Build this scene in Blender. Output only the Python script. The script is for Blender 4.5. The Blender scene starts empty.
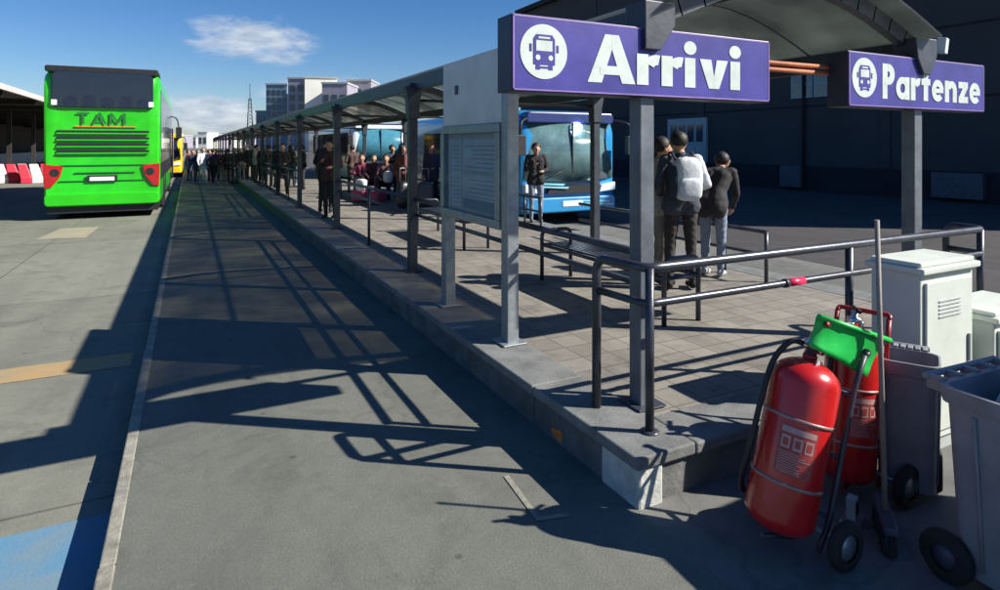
import bpy, bmesh, math, random
import numpy as np
from mathutils import Vector, Matrix, Euler
random.seed(7)
sc = bpy.context.scene
COL = sc.collection
PI = math.pi
R = math.radians

# ------------------------------------------------------------------ camera numbers (also used to work out where things stand)
F_PX, CX, HY, HCAM, YAW = 610.0, 500.0, 145.0, 1.75, R(27)
FW = Vector((math.sin(YAW), math.cos(YAW), 0)); RT = Vector((math.cos(YAW), -math.sin(YAW), 0))
def at(px, py, z=0.0):
    d = (HCAM - z) * F_PX / (py - HY)
    p = d * (FW + RT * ((px - CX) / F_PX))
    return Vector((p.x, p.y, z))
def atd(px, py, d):
    p = d * (FW + RT * ((px - CX) / F_PX))
    return Vector((p.x, p.y, HCAM - d * (py - HY) / F_PX))

# ------------------------------------------------------------------ materials
def srgb(r, g, b):
    f = lambda c: ((c / 255 + 0.055) / 1.055) ** 2.4 if c / 255 > 0.04045 else c / 255 / 12.92
    return (f(r), f(g), f(b), 1)
MATS = {}
def mat(name, col, rough=0.6, metal=0.0, var=0.18, scale=6.0, bump=0.0, bscale=60.0, emit=None, estr=0, coat=0.0, spec=0.5, rot=None):
    if name in MATS: return MATS[name]
    m = bpy.data.materials.new(name); m.use_nodes = True
    nt = m.node_tree; N = nt.nodes; L = nt.links
    b = N['Principled BSDF']
    col = tuple(col) + (1,) if len(col) == 3 else col
    b.inputs['Roughness'].default_value = rough; b.inputs['Metallic'].default_value = metal
    b.inputs['Specular IOR Level'].default_value = spec
    b.inputs['Coat Weight'].default_value = coat
    geo = N.new('ShaderNodeTexCoord'); src = geo.outputs['Object']
    n1 = N.new('ShaderNodeTexNoise'); n1.inputs['Scale'].default_value = scale; n1.inputs['Detail'].default_value = 6; n1.inputs['Roughness'].default_value = 0.65
    L.new(src, n1.inputs['Vector'])
    mx = N.new('ShaderNodeMix'); mx.data_type = 'RGBA'
    lo = tuple(c * (1 - var) for c in col[:3]) + (1,); hi = tuple(min(1, c * (1 + var)) for c in col[:3]) + (1,)
    mx.inputs[6].default_value = lo; mx.inputs[7].default_value = hi
    mr = N.new('ShaderNodeMapRange'); mr.inputs['From Min'].default_value = 0.3; mr.inputs['From Max'].default_value = 0.7
    L.new(n1.outputs['Fac'], mr.inputs['Value']); L.new(mr.outputs[0], mx.inputs[0]); L.new(mx.outputs[2], b.inputs['Base Color'])
    rr = N.new('ShaderNodeMapRange'); rr.inputs['To Min'].default_value = max(0.02, rough - 0.08); rr.inputs['To Max'].default_value = min(1, rough + 0.08)
    L.new(n1.outputs['Fac'], rr.inputs['Value']); L.new(rr.outputs[0], b.inputs['Roughness'])
    if bump:
        n2 = N.new('ShaderNodeTexNoise'); n2.inputs['Scale'].default_value = bscale; n2.inputs['Detail'].default_value = 4
        L.new(src, n2.inputs['Vector'])
        bp = N.new('ShaderNodeBump'); bp.inputs['Strength'].default_value = bump; bp.inputs['Distance'].default_value = 0.01
        L.new(n2.outputs['Fac'], bp.inputs['Height']); L.new(bp.outputs[0], b.inputs['Normal'])
    if emit:
        b.inputs['Emission Color'].default_value = tuple(emit) + (1,) if len(emit) == 3 else emit
        b.inputs['Emission Strength'].default_value = estr
    MATS[name] = m
    return m

def ground_mat(name, base, patch, stain, speck=0.25, joints=None, rough=0.9, bump=0.35, big=0.35, cracks=0.0, tracks=None):
    """aggregate surface: broad patches, stains, fine speckle, optional joint grid (sx, sy, width) and cracks, all in world metres"""
    if name in MATS: return MATS[name]
    m = bpy.data.materials.new(name); m.use_nodes = True
    nt = m.node_tree; N = nt.nodes; L = nt.links; b = N['Principled BSDF']
    b.inputs['Specular IOR Level'].default_value = 0.25
    g = N.new('ShaderNodeNewGeometry'); P = g.outputs['Position']
    def noise(s, det=5, ro=0.6, dist=0.0, vec=P):
        n = N.new('ShaderNodeTexNoise'); n.inputs['Scale'].default_value = s; n.inputs['Detail'].default_value = det
        n.inputs['Roughness'].default_value = ro; n.inputs['Distortion'].default_value = dist
        L.new(vec, n.inputs['Vector']); return n.outputs['Fac']
    def rng(v, a, c, lo=0, hi=1):
        r = N.new('ShaderNodeMapRange'); r.inputs[1].default_value = a; r.inputs[2].default_value = c; r.inputs[3].default_value = lo; r.inputs[4].default_value = hi
        L.new(v, r.inputs[0]); return r.outputs[0]
    def mix(f, a, c, mode='MIX'):
        x = N.new('ShaderNodeMix'); x.data_type = 'RGBA'; x.blend_type = mode
        for i, v in ((0, f), (6, a), (7, c)):
            if hasattr(v, 'is_linked') or isinstance(v, bpy.types.NodeSocket): L.new(v, x.inputs[i])
            elif i == 0: x.inputs[0].default_value = v
            else: x.inputs[i].default_value = tuple(v)[:3] + (1,)
        return x.outputs[2]
    c = mix(rng(noise(big, 6, 0.62, 0.4), 0.38, 0.64), base, patch)
    c = mix(rng(noise(1.7, 8, 0.7, 0.8), 0.50, 0.70, 0, 0.9), c, stain)
    c = mix(rng(noise(9, 5, 0.7), 0.45, 0.75, 0, 0.4), c, stain)
    mp = N.new('ShaderNodeMapping'); mp.inputs['Scale'].default_value = (2.2, 0.16, 1); L.new(P, mp.inputs['Vector'])
    c = mix(rng(noise(1.1, 4, 0.55, 0.2, mp.outputs[0]), 0.5, 0.72, 0, 0.45), c, stain)
    fine = noise(95, 3, 0.7)
    c = mix(rng(fine, 0.35, 0.65, 0, speck), c, tuple(x * 0.45 for x in base[:3]))
    fine2 = noise(48, 2, 0.5)
    c = mix(rng(fine2, 0.62, 0.78, 0, speck * .45), c, tuple(min(1, x * 1.6) for x in base[:3]))
    # scattered dark spots (gum, oil)
    vo = N.new('ShaderNodeTexVoronoi'); vo.inputs['Scale'].default_value = 2.6; L.new(P, vo.inputs['Vector'])
    c = mix(rng(vo.outputs['Distance'], 0.035, 0.06, 0.7, 0), c, tuple(x * 0.35 for x in base[:3]))
    vo2 = N.new('ShaderNodeTexVoronoi'); vo2.inputs['Scale'].default_value = 7.0; L.new(P, vo2.inputs['Vector'])
    c = mix(rng(vo2.outputs['Distance'], 0.03, 0.10, 0.45, 0), c, tuple(x * 0.5 for x in base[:3]))
    h = fine
    if cracks:
        vc = N.new('ShaderNodeTexVoronoi'); vc.feature = 'DISTANCE_TO_EDGE'; vc.inputs['Scale'].default_value = 0.42
        nz = N.new('ShaderNodeTexNoise'); nz.inputs['Scale'].default_value = 1.5; nz.inputs['Detail'].default_value = 5; L.new(P, nz.inputs['Vector'])
        ad = N.new('ShaderNodeVectorMath'); ad.operation = 'ADD'; L.new(P, ad.inputs[0]); L.new(nz.outputs['Color'], ad.inputs[1])
        L.new(ad.outputs[0], vc.inputs['Vector'])
        c = mix(rng(vc.outputs['Distance'], 0.002, 0.008, cracks, 0), c, tuple(x * 0.3 for x in base[:3]))
    if joints:
        sx, sy, w, ox, oy, off = joints
        br = N.new('ShaderNodeTexBrick'); br.offset = off; br.inputs['Scale'].default_value = 1
        br.inputs['Brick Width'].default_value = sx; br.inputs['Row Height'].default_value = sy
        br.inputs['Mortar Size'].default_value = w; br.inputs['Mortar Smooth'].default_value = 0.2
        br.inputs['Color1'].default_value = (0.8, 0.8, 0.8, 1); br.inputs['Color2'].default_value = (1, 1, 1, 1); br.inputs['Mortar'].default_value = (0.55, 0.53, 0.51, 1)
        mp2 = N.new('ShaderNodeMapping'); mp2.inputs['Location'].default_value = (ox, oy, 0); L.new(P, mp2.inputs['Vector']); L.new(mp2.outputs[0], br.inputs['Vector'])
        c = mix(1.0, c, br.outputs['Color'], 'MULTIPLY')
    L.new(c, b.inputs['Base Color'])
    L.new(rng(noise(3, 4), 0.3, 0.7, rough - 0.12, min(1, rough + 0.05)), b.inputs['Roughness'])
    bp = N.new('ShaderNodeBump'); bp.inputs['Strength'].default_value = bump; bp.inputs['Distance'].default_value = 0.006
    L.new(h, bp.inputs['Height'])
    last = bp
    if joints:
        b2 = N.new('ShaderNodeBump'); b2.invert = True; b2.inputs['Strength'].default_value = 0.6; b2.inputs['Distance'].default_value = 0.006
        L.new(br.outputs['Fac'], b2.inputs['Height']); L.new(bp.outputs[0], b2.inputs['Normal']); last = b2
    L.new(last.outputs[0], b.inputs['Normal'])
    MATS[name] = m
    return m

def glass_mat(name, tint, rough=0.06, alpha=0.35):
    if name in MATS: return MATS[name]
    m = bpy.data.materials.new(name); m.use_nodes = True
    nt = m.node_tree; N = nt.nodes; L = nt.links; b = N['Principled BSDF']; out = N['Material Output']
    b.inputs['Base Color'].default_value = tuple(tint[:3]) + (1,); b.inputs['Roughness'].default_value = rough
    t = N.new('ShaderNodeBsdfTransparent'); t.inputs[0].default_value = (0.85, 0.9, 0.92, 1)
    mx = N.new('ShaderNodeMixShader'); mx.inputs[0].default_value = 1 - alpha
    L.new(t.outputs[0], mx.inputs[2]); L.new(b.outputs[0], mx.inputs[1]); L.new(mx.outputs[0], out.inputs[0])
    # facing-dependent: more mirror at grazing angles
    MATS[name] = m
    return m

def poly_mat():
    """dirty ribbed polycarbonate sheet of the canopy: lets a little sun through"""
    m = bpy.data.materials.new('polycarbonate'); m.use_nodes = True
    nt = m.node_tree; N = nt.nodes; L = nt.links; b = N['Principled BSDF']; out = N['Material Output']
    g = N.new('ShaderNodeNewGeometry')
    n = N.new('ShaderNodeTexNoise'); n.inputs['Scale'].default_value = 1.3; n.inputs['Detail'].default_value = 7; L.new(g.outputs['Position'], n.inputs['Vector'])
    cr = N.new('ShaderNodeValToRGB'); cr.color_ramp.elements[0].color = (0.07, 0.085, 0.09, 1); cr.color_ramp.elements[1].color = (0.22, 0.26, 0.26, 1)
    cr.color_ramp.elements[0].position = 0.35; cr.color_ramp.elements[1].position = 0.7
    L.new(n.outputs['Fac'], cr.inputs[0]); L.new(cr.outputs[0], b.inputs['Base Color']); b.inputs['Roughness'].default_value = 0.45
    tl = N.new('ShaderNodeBsdfTranslucent'); L.new(cr.outputs[0], tl.inputs[0])
    m1 = N.new('ShaderNodeMixShader'); m1.inputs[0].default_value = 0.35; L.new(b.outputs[0], m1.inputs[1]); L.new(tl.outputs[0], m1.inputs[2])
    tr = N.new('ShaderNodeBsdfTransparent'); tr.inputs[0].default_value = (0.95, 0.92, 0.80, 1)
    wv = N.new('ShaderNodeMapRange'); wv.inputs[1].default_value = 0.3; wv.inputs[2].default_value = 0.72; wv.inputs[3].default_value = 0.18; wv.inputs[4].default_value = 0.52
    L.new(n.outputs['Fac'], wv.inputs[0])
    m2 = N.new('ShaderNodeMixShader'); L.new(wv.outputs[0], m2.inputs[0]); L.new(m1.outputs[0], m2.inputs[1]); L.new(tr.outputs[0], m2.inputs[2])
    L.new(m2.outputs[0], out.inputs[0])
    return m

M = dict(
    poststeel=mat('grey_post_paint', (0.13, 0.145, 0.165), 0.45, 0.2, 0.25, 9, 0.05),
    steel=mat('galvanised_steel', (0.33, 0.36, 0.38), 0.42, 0.55, 0.2, 14, 0.05),
    dark=mat('dark_painted_steel', (0.035, 0.04, 0.055), 0.45, 0.0, 0.35, 9, 0.08, 40),
    rail=mat('dark_rail_paint', (0.055, 0.06, 0.075), 0.32, 0.35, 0.3, 12, 0.05, 80),
    rust=mat('rusty_pipe', (0.42, 0.13, 0.05), 0.7, 0.0, 0.35, 10, 0.2),
    kerb=mat('kerb_concrete', (0.25, 0.24, 0.195), 0.9, 0, 0.35, 9, 0.4, 50),
    kerbd=mat('dirty_kerb_stone', (0.12, 0.122, 0.118), 0.85, 0, 0.45, 4.5, 0.5, 40),
    cap=mat('capping_stone', (0.17, 0.175, 0.17), 0.75, 0, 0.3, 5, 0.3, 60),
    whiteb=mat('weathered_white_block', (0.50, 0.51, 0.47), 0.85, 0, 0.25, 9, 0.5, 50),
    sign=mat('sign_blue', (0.040, 0.032, 0.24), 0.42, 0, 0.24, 4, 0.03),
    signw=mat('sign_white', (0.56, 0.62, 0.57), 0.5, 0, 0.14, 9),
    signf=mat('sign_frame', (0.03, 0.03, 0.05), 0.4, 0.2, 0.2),
    signe=mat('sign_edge_trim', (0.24, 0.15, 0.42), 0.45, 0, 0.2),
    busg=mat('bus_green', (0.020, 0.52, 0.004), 0.38, 0, 0.16, 1.4, coat=0.5),
    busgl=mat('bus_window_dark', (0.012, 0.016, 0.03), 0.08, 0, 0.2, 3, spec=0.8),
    black=mat('black_plastic', (0.015, 0.015, 0.017), 0.55, 0, 0.3, 12),
    rubber=mat('rubber', (0.02, 0.02, 0.02), 0.85, 0, 0.25, 20, 0.2),
    lampr=mat('tail_lamp_red', (0.45, 0.01, 0.015), 0.15, 0, 0.25, 20, coat=0.6),
    chrome=mat('chrome', (0.7, 0.7, 0.72), 0.18, 1.0, 0.08),
    plate=mat('number_plate', (0.75, 0.75, 0.72), 0.4, 0, 0.04),
    letterg=mat('dark_green_lettering', (0.02, 0.16, 0.03), 0.4, 0, 0.1),
    red=mat('extinguisher_red', (0.50, 0.012, 0.012), 0.28, 0, 0.16, 5, 0.03, 60, coat=0.35),
    redd=mat('trolley_red', (0.24, 0.018, 0.02), 0.38, 0, 0.25, 8, 0.05),
    green=mat('green_plastic', (0.015, 0.46, 0.075), 0.4, 0, 0.15, 7, 0.1),
    bin=mat('bin_grey_plastic', (0.24, 0.25, 0.27), 0.5, 0, 0.22, 5, 0.12, 80),
    bind=mat('bin_dark_plastic', (0.07, 0.075, 0.10), 0.5, 0, 0.25, 6, 0.1),
    cab=mat('cabinet_cream', (0.60, 0.64, 0.58), 0.55, 0, 0.10, 4, 0.06, 60),
    cabd=mat('cabinet_grey', (0.40, 0.42, 0.42), 0.55, 0, 0.12, 4),
    bag=mat('pale_bin_liner', (0.68, 0.70, 0.66), 0.5, 0, 0.1, 7, 0.4, 14),
    wood=mat('worn_broom_wood', (0.27, 0.235, 0.20), 0.7, 0, 0.25, 12, 0.1),
    bristle=mat('dark_bristles', (0.03, 0.03, 0.035), 0.9, 0, 0.4, 60, 0.5),
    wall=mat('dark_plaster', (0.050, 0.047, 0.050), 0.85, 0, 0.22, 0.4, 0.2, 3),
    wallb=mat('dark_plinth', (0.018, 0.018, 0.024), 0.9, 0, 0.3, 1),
    winf=mat('pale_window_frame', (0.32, 0.38, 0.42), 0.5, 0, 0.1),
    wing=mat('window_glass_dark', (0.03, 0.045, 0.07), 0.1, 0, 0.3, 2, spec=0.8),
    pale=mat('pale_render', (0.50, 0.50, 0.46), 0.85, 0, 0.1, 1),
    towerb=mat('blue_grey_cladding', (0.17, 0.27, 0.34), 0.5, 0, 0.15, 0.3),
    towerp=mat('mauve_grey_render', (0.30, 0.28, 0.34), 0.8, 0, 0.2, 0.3),
    towerw=mat('cream_render', (0.88, 0.87, 0.76), 0.85, 0, 0.08, 0.2),
    hill=mat('hazy_hill', (0.20, 0.25, 0.30), 0.95, 0, 0.25, 0.02),
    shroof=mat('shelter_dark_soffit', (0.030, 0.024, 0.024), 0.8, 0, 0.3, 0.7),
    shedge=mat('shelter_pale_edge', (0.62, 0.55, 0.54), 0.6, 0, 0.15, 2),
    barr=mat('barrier_red', (0.62, 0.03, 0.06), 0.5, 0, 0.12), barw=mat('barrier_white', (0.75, 0.73, 0.72), 0.5, 0, 0.08),
    busb=mat('bus_blue', (0.03, 0.27, 0.56), 0.25, 0, 0.1, 2, coat=0.5), busw=mat('bus_white', (0.72, 0.75, 0.78), 0.3, 0, 0.05, coat=0.4),
    busn=mat('bus_navy', (0.02, 0.035, 0.16), 0.28, 0, 0.12, coat=0.4), busy=mat('bus_yellow', (0.75, 0.52, 0.02), 0.3, 0, 0.1, coat=0.4),
    cyan=mat('pale_cyan_paint', (0.28, 0.62, 0.72), 0.3, 0, 0.1),
    teal=mat('windscreen_teal', (0.07, 0.16, 0.20), 0.12, 0, 0.3, 1.5, spec=0.8),
    lampw=mat('head_lamp_glass', (0.75, 0.78, 0.8), 0.1, 0, 0.05, coat=0.5),
    paper=mat('timetable_paper', (0.78, 0.79, 0.75), 0.7, 0, 0.12, 4), ink=mat('timetable_ink', (0.34, 0.36, 0.38), 0.7),
    inkb=mat('timetable_blue', (0.25, 0.36, 0.42), 0.6), panelg=mat('board_grey_panel', (0.60, 0.61, 0.58), 0.5, 0.0, 0.12, 3, 0.05),
    skin=mat('skin', (0.42, 0.24, 0.16), 0.55, 0, 0.1), hair=mat('dark_hair', (0.018, 0.013, 0.011), 0.6, 0, 0.4, 40, 0.3),
    flare=mat('red_flare_spot', (0.85, 0.03, 0.10), 0.35, 0, 0.12),  # lens flare on the lower rail, put in as plain colour
    orange=mat('orange_glow_spot', (0.75, 0.20, 0.03), 0.7, 0, 0.4, 30),  # colour of the glow painted on the kerb wall
    labelw=mat('faded_label', (0.50, 0.28, 0.26), 0.5, 0, 0.15, 20),
    labelbg=mat('label_ground', (0.36, 0.05, 0.045), 0.5, 0, 0.3, 25),
    band=mat('steel_band', (0.36, 0.22, 0.20), 0.35, 0.4, 0.15),
)
M['poly'] = poly_mat()
M['caseglass'] = glass_mat('display_case_glass', (0.10, 0.13, 0.14), 0.04, 0.10)
M['asphalt'] = ground_mat('walkway_asphalt', (0.190, 0.195, 0.168), (0.145, 0.15, 0.13), (0.10, 0.104, 0.09), 0.55, None, 0.92, 0.45, 0.5, 0.22)
M['concrete'] = ground_mat('lane_concrete', (0.31, 0.31, 0.25), (0.235, 0.24, 0.195), (0.17, 0.174, 0.142), 0.45, (9.0, 5.2, 0.012, 2.4, 1.3, 0.0), 0.92, 0.4, 0.3, 0.25)
M['bay'] = ground_mat('bay_asphalt', (0.20, 0.20, 0.185), (0.15, 0.15, 0.14), (0.10, 0.10, 0.10), 0.2, None, 0.9, 0.4, 0.3, 0.3)
M['paving'] = ground_mat('paving_blocks', (0.33, 0.305, 0.265), (0.26, 0.24, 0.212), (0.15, 0.142, 0.13), 0.3, (0.23, 0.23, 0.006, 0.05, 0.1, 0.0), 0.85, 0.3, 0.8, 0.0)
M['lane'] = ground_mat('lane_asphalt', (0.085, 0.08, 0.08), (0.065, 0.062, 0.062), (0.05, 0.048, 0.048), 0.2, None, 0.9, 0.4, 0.3, 0.3)
M['ground'] = ground_mat('far_ground', (0.22, 0.22, 0.20), (0.17, 0.17, 0.16), (0.13, 0.13, 0.12), 0.2, None, 0.95, 0.2, 0.05)
M['ypaint'] = ground_mat('worn_orange_marking', (0.48, 0.31, 0.13), (0.38, 0.29, 0.17), (0.28, 0.275, 0.22), 0.35, None, 0.85, 0.35, 1.2)
M['fpaint'] = ground_mat('faded_orange_marking', (0.42, 0.36, 0.24), (0.34, 0.32, 0.25), (0.28, 0.27, 0.23), 0.3, None, 0.85, 0.35, 1.6)
M['bpaint'] = ground_mat('worn_blue_marking', (0.09, 0.25, 0.40), (0.13, 0.26, 0.36), (0.22, 0.26, 0.26), 0.25, None, 0.85, 0.35, 1.0)

# ------------------------------------------------------------------ mesh builder
class MB:
    def __init__(s): s.v = []; s.f = []; s.mi = []; s.mats = []; s.sm = []
    def m(s, key):
        mm = M[key] if isinstance(key, str) else key
        if mm not in s.mats: s.mats.append(mm)
        return s.mats.index(mm)
    def add(s, vs, fs, key, smooth=False):
        o = len(s.v); k = s.m(key); s.v += [Vector(v) for v in vs]
        for f in fs: s.f.append([i + o for i in f]); s.mi.append(k); s.sm.append(smooth)
        return s
    def box(s, c, size, key, rot=None, taper=1.0):
        x, y, z = [a / 2 for a in size]
        vs = []
        for sz in (-1, 1):
            t = taper if sz < 0 else 1
            for sx, sy in ((-1, -1), (1, -1), (1, 1), (-1, 1)): vs.append(Vector((sx * x * t, sy * y * t, sz * z)))
        if rot is not None:
            mt = Euler(rot).to_matrix(); vs = [mt @ v for v in vs]
        vs = [v + Vector(c) for v in vs]
        return s.add(vs, [(3, 2, 1, 0), (4, 5, 6, 7), (0, 1, 5, 4), (1, 2, 6, 5), (2, 3, 7, 6), (3, 0, 4, 7)], key)
    def bx(s, x0, x1, y0, y1, z0, z1, key):
        return s.box(((x0 + x1) / 2, (y0 + y1) / 2, (z0 + z1) / 2), (abs(x1 - x0), abs(y1 - y0), abs(z1 - z0)), key)
    def tube(s, pts, r, key, n=10, cap=True):
        pts = [Vector(p) for p in pts]; rs = r if isinstance(r, (list, tuple)) else [r] * len(pts)
        rings = []; up = None
        for i, p in enumerate(pts):
            t = (pts[min(i + 1, len(pts) - 1)] - pts[max(i - 1, 0)]).normalized()
            if up is None:
                up = Vector((0, 0, 1)) if abs(t.z) < 0.9 else Vector((1, 0, 0))
            a = t.cross(up)
            if a.length < 1e-5: a = t.cross(Vector((0, 1, 0)))
            a.normalize(); b = a.cross(t).normalized(); up = b
            rings.append([p + (a * math.cos(2 * PI * k / n) + b * math.sin(2 * PI * k / n)) * rs[i] for k in range(n)])
        vs = [v for rg in rings for v in rg]; fs = []
        for i in range(len(pts) - 1):
            for k in range(n): fs.append((i * n + k, i * n + (k + 1) % n, (i + 1) * n + (k + 1) % n, (i + 1) * n + k))
        s.add(vs, fs, key, True)
        if cap:
            o = len(s.v) - len(vs); kk = s.m(key)
            s.f.append([o + k for k in range(n)][::-1]); s.mi.append(kk); s.sm.append(False)
            o2 = o + (len(pts) - 1) * n; s.f.append([o2 + k for k in range(n)]); s.mi.append(kk); s.sm.append(False)
        return s
    def lathe(s, prof, key, n=24, mtx=None, sharp=False, caps=True):
        vs = []; fs = []
        for r, z in prof:
            for k in range(n):
                v = Vector((r * math.cos(2 * PI * k / n), r * math.sin(2 * PI * k / n), z)); vs.append(mtx @ v if mtx else v)
        for i in range(len(prof) - 1):
            for k in range(n): fs.append((i * n + k, i * n + (k + 1) % n, (i + 1) * n + (k + 1) % n, (i + 1) * n + k))
        if caps and prof[0][0] > 1e-4: fs.append(tuple(range(n))[::-1])
        if caps and prof[-1][0] > 1e-4: fs.append(tuple((len(prof) - 1) * n + k for k in range(n)))
        return s.add(vs, fs, key, not sharp)
    def prism(s, poly, axis, a, b, key):
        """poly 2-D; axis 'x','y','z': extrude from a to b"""
        def mk(p, t): return {'x': (t, p[0], p[1]), 'y': (p[0], t, p[1]), 'z': (p[0], p[1], t)}[axis]
        n = len(poly); vs = [mk(p, a) for p in poly] + [mk(p, b) for p in poly]
        fs = [tuple(range(n))[::-1], tuple(range(n, 2 * n))] + [(i, (i + 1) % n, n + (i + 1) % n, n + i) for i in range(n)]
        return s.add(vs, fs, key)
    def xf(s, mtx):
        s.v = [mtx @ v for v in s.v]; return s
    def build(s, name, parent=None, loc=None, bevel=0.0, seg=2, fixn=True):
        me = bpy.data.meshes.new(name); me.from_pydata([tuple(v) for v in s.v], [], s.f)
        for mm in s.mats: me.materials.append(mm)
        for p, k, sm in zip(me.polygons, s.mi, s.sm): p.material_index = k; p.use_smooth = sm
        if fixn:
            bm = bmesh.new(); bm.from_mesh(me); bmesh.ops.recalc_face_normals(bm, faces=bm.faces); bm.to_mesh(me); bm.free()
        me.update()
        o = bpy.data.objects.new(name, me); COL.objects.link(o)
        if parent: o.parent = parent
        if loc is not None: o.location = loc
        if bevel:
            b = o.modifiers.new('bevel', 'BEVEL'); b.width = bevel; b.segments = seg; b.limit_method = 'ANGLE'; b.angle_limit = R(40)
            b.harden_normals = False
        return o
def tag(o, label=None, cat=None, group=None, kind=None):
    for k, v in (('label', label), ('category', cat), ('group', group), ('kind', kind)):
        if v: o[k] = v
    return o
def empty(name, loc, rz=0, label=None, cat=None, group=None):
    o = bpy.data.objects.new(name, None); COL.objects.link(o); o.location = loc; o.rotation_euler = (0, 0, rz); o.empty_display_size = 0.2
    return tag(o, label, cat, group)
def curve(pts, n=8):
    """Catmull-Rom through points"""
    P = [Vector(p) for p in pts]; out = []
    for i in range(len(P) - 1):
        p0 = P[max(i - 1, 0)]; p1 = P[i]; p2 = P[i + 1]; p3 = P[min(i + 2, len(P) - 1)]
        for k in range(n):
            t = k / n
            out.append(0.5 * ((2 * p1) + (p2 - p0) * t + (2 * p0 - 5 * p1 + 4 * p2 - p3) * t * t + (3 * p1 - p0 - 3 * p2 + p3) * t ** 3))
    out.append(P[-1]); return out
def rounded(pts, r, n=6):
    """polyline with filleted corners"""
    P = [Vector(p) for p in pts]; out = [P[0]]
    for i in range(1, len(P) - 1):
        a = (P[i - 1] - P[i]); b = (P[i + 1] - P[i]); rr = min(r, a.length / 2, b.length / 2)
        a.normalize(); b.normalize(); s0 = P[i] + a * rr; e0 = P[i] + b * rr
        for k in range(n + 1):
            t = k / n; out.append((1 - t) ** 2 * s0 + 2 * t * (1 - t) * P[i] + t * t * e0)
    out.append(P[-1]); return out

# ------------------------------------------------------------------ SETTING
def sheet(name, x0, x1, y0, y1, z, key, step=None):
    b = MB(); b.add([(x0, y0, z), (x1, y0, z), (x1, y1, z), (x0, y1, z)], [(0, 1, 2, 3)], key)
    return tag(b.build(name), kind='structure')
PX0, PX1, PY0, PY1, PZ = 1.93, 6.1, 2.32, 78.0, 0.25
sheet('ground', -2500, 2500, -400, 3000, -0.165, 'ground')
sheet('road', -30, -0.336, -12, 140, -0.15, 'concrete')
def slab(name, x0, x1, y0, y1, z0, z1, key):
    b = MB(); b.bx(x0, x1, y0, y1, z0, z1, key); return tag(b.build(name), kind='structure')
slab('walkway', -0.272, PX0 - 0.02, -12, 140, -0.3, 0.0, 'asphalt')
slab('apron', PX0 - 0.02, 60, -12, 140, -0.3, 0.0, 'bay')
slab('bus_lane', 8.3, 40, -12, 140, -0.2, 0.004, 'lane')
# low kerb along the walkway: individual stones
kb = MB(); y = -12.0
while y < 120:
    ln = 1.0; j = random.uniform(-0.004, 0.004)
    kb.bx(-0.335 + j, -0.272, y + 0.004, y + ln - 0.004, -0.28, 0.006 + random.uniform(-0.002, 0.002), 'kerb'); y += ln
tag(kb.build('road_kerb', bevel=0.008), kind='structure')
# painted markings
def marking(name, poly, z, key):
    b = MB(); b.add([(p[0], p[1], z) for p in poly], [tuple(range(len(poly)))], key); return tag(b.build(name), kind='structure')
marking('road_marking_orange', [(-6.5, 6.12), (-0.45, 6.12), (-0.45, 6.5), (-6.5, 6.5)], -0.146, 'ypaint')
marking('road_marking_orange', [(-2.75, 15.1), (-1.9, 15.0), (-1.85, 16.8), (-2.6, 16.9)], -0.146, 'fpaint')
marking('road_marking_blue', [(-3.4, -2.0), (-0.36, -2.0), (-0.36, 3.72), (-3.4, 3.72)], -0.1462, 'bpaint')
# the platform: paving, capping stones, side wall
b = MB(); b.bx(PX0 + 0.34, PX1 - 0.3, PY0 + 0.3, PY1, -0.2, PZ, 'paving'); tag(b.build('platform_floor'), kind='structure')
b = MB(); y = PY0
while y < PY1:
    b.bx(PX0, PX0 + 0.338, y + 0.003, y + 0.997, -0.2, PZ - 0.06, 'kerbd'); y += 1.0
b.bx(PX0 + 0.14, PX1 - 0.03, PY0 + 0.012, PY0 + 0.30, -0.2, PZ - 0.062, 'kerbd')
b.bx(PX1 - 0.3, PX1, PY0, PY1, -0.2, PZ - 0.06, 'kerbd')
tag(b.build('platform_kerb', bevel=0.01), kind='structure')
b = MB(); b.bx(PX0 - 0.012, PX0 + 0.139, PY0 - 0.02, PY0 + 0.28, -0.15, PZ - 0.055, 'whiteb')
tag(b.build('platform_corner_kerb', bevel=0.012), kind='structure')
b = MB(); y = PY0 - 0.04
while y < PY1:
    b.bx(PX0 - 0.035 + random.uniform(-.003, .003), PX0 + 0.338, y + 0.004, y + 0.996, PZ - 0.055, PZ + 0.006 + random.uniform(-.002, .002), 'cap'); y += 1.0
x = PX0 + 0.342
while x < PX1 - 0.3:
    b.bx(x, min(x + 0.996, PX1 - 0.302), PY0 - 0.04, PY0 + 0.298, PZ - 0.055, PZ + 0.005, 'cap'); x += 1.0
b.bx(PX1 - 0.3, PX1 + 0.03, PY0 - 0.04, PY1, PZ - 0.055, PZ + 0.005, 'cap')
tag(b.build('platform_capping_kerb', bevel=0.01), kind='structure')
# pale edging of the patch in the walkway at the platform corner
b = MB()
for p, q in (((1.49, 2.84), (1.455, 2.46)), ((1.455, 2.46), (1.60, 2.42))):
    p, q = Vector(p), Vector(q); t = (q - p).normalized(); nrm = Vector((-t.y, t.x)) * 0.015
    b.add([(*(p - nrm - t * .015), .004 + p.x * .0003), (*(q - nrm), .004 + p.x * .0003), (*(q + nrm), .004 + p.x * .0003), (*(p + nrm - t * .015), .004 + p.x * .0003)], [(0, 1, 2, 3)], 'kerb')
tag(b.build('walkway_edging'), kind='structure')
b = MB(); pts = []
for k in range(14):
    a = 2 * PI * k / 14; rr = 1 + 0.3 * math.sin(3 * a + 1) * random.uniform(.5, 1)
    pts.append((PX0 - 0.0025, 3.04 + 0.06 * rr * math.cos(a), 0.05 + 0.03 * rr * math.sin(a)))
b.add(pts, [tuple(range(14))], 'orange'); tag(b.build('kerb_glow_spot'), kind='structure')  # orange light reflection painted onto the kerb wall as a patch
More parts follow.
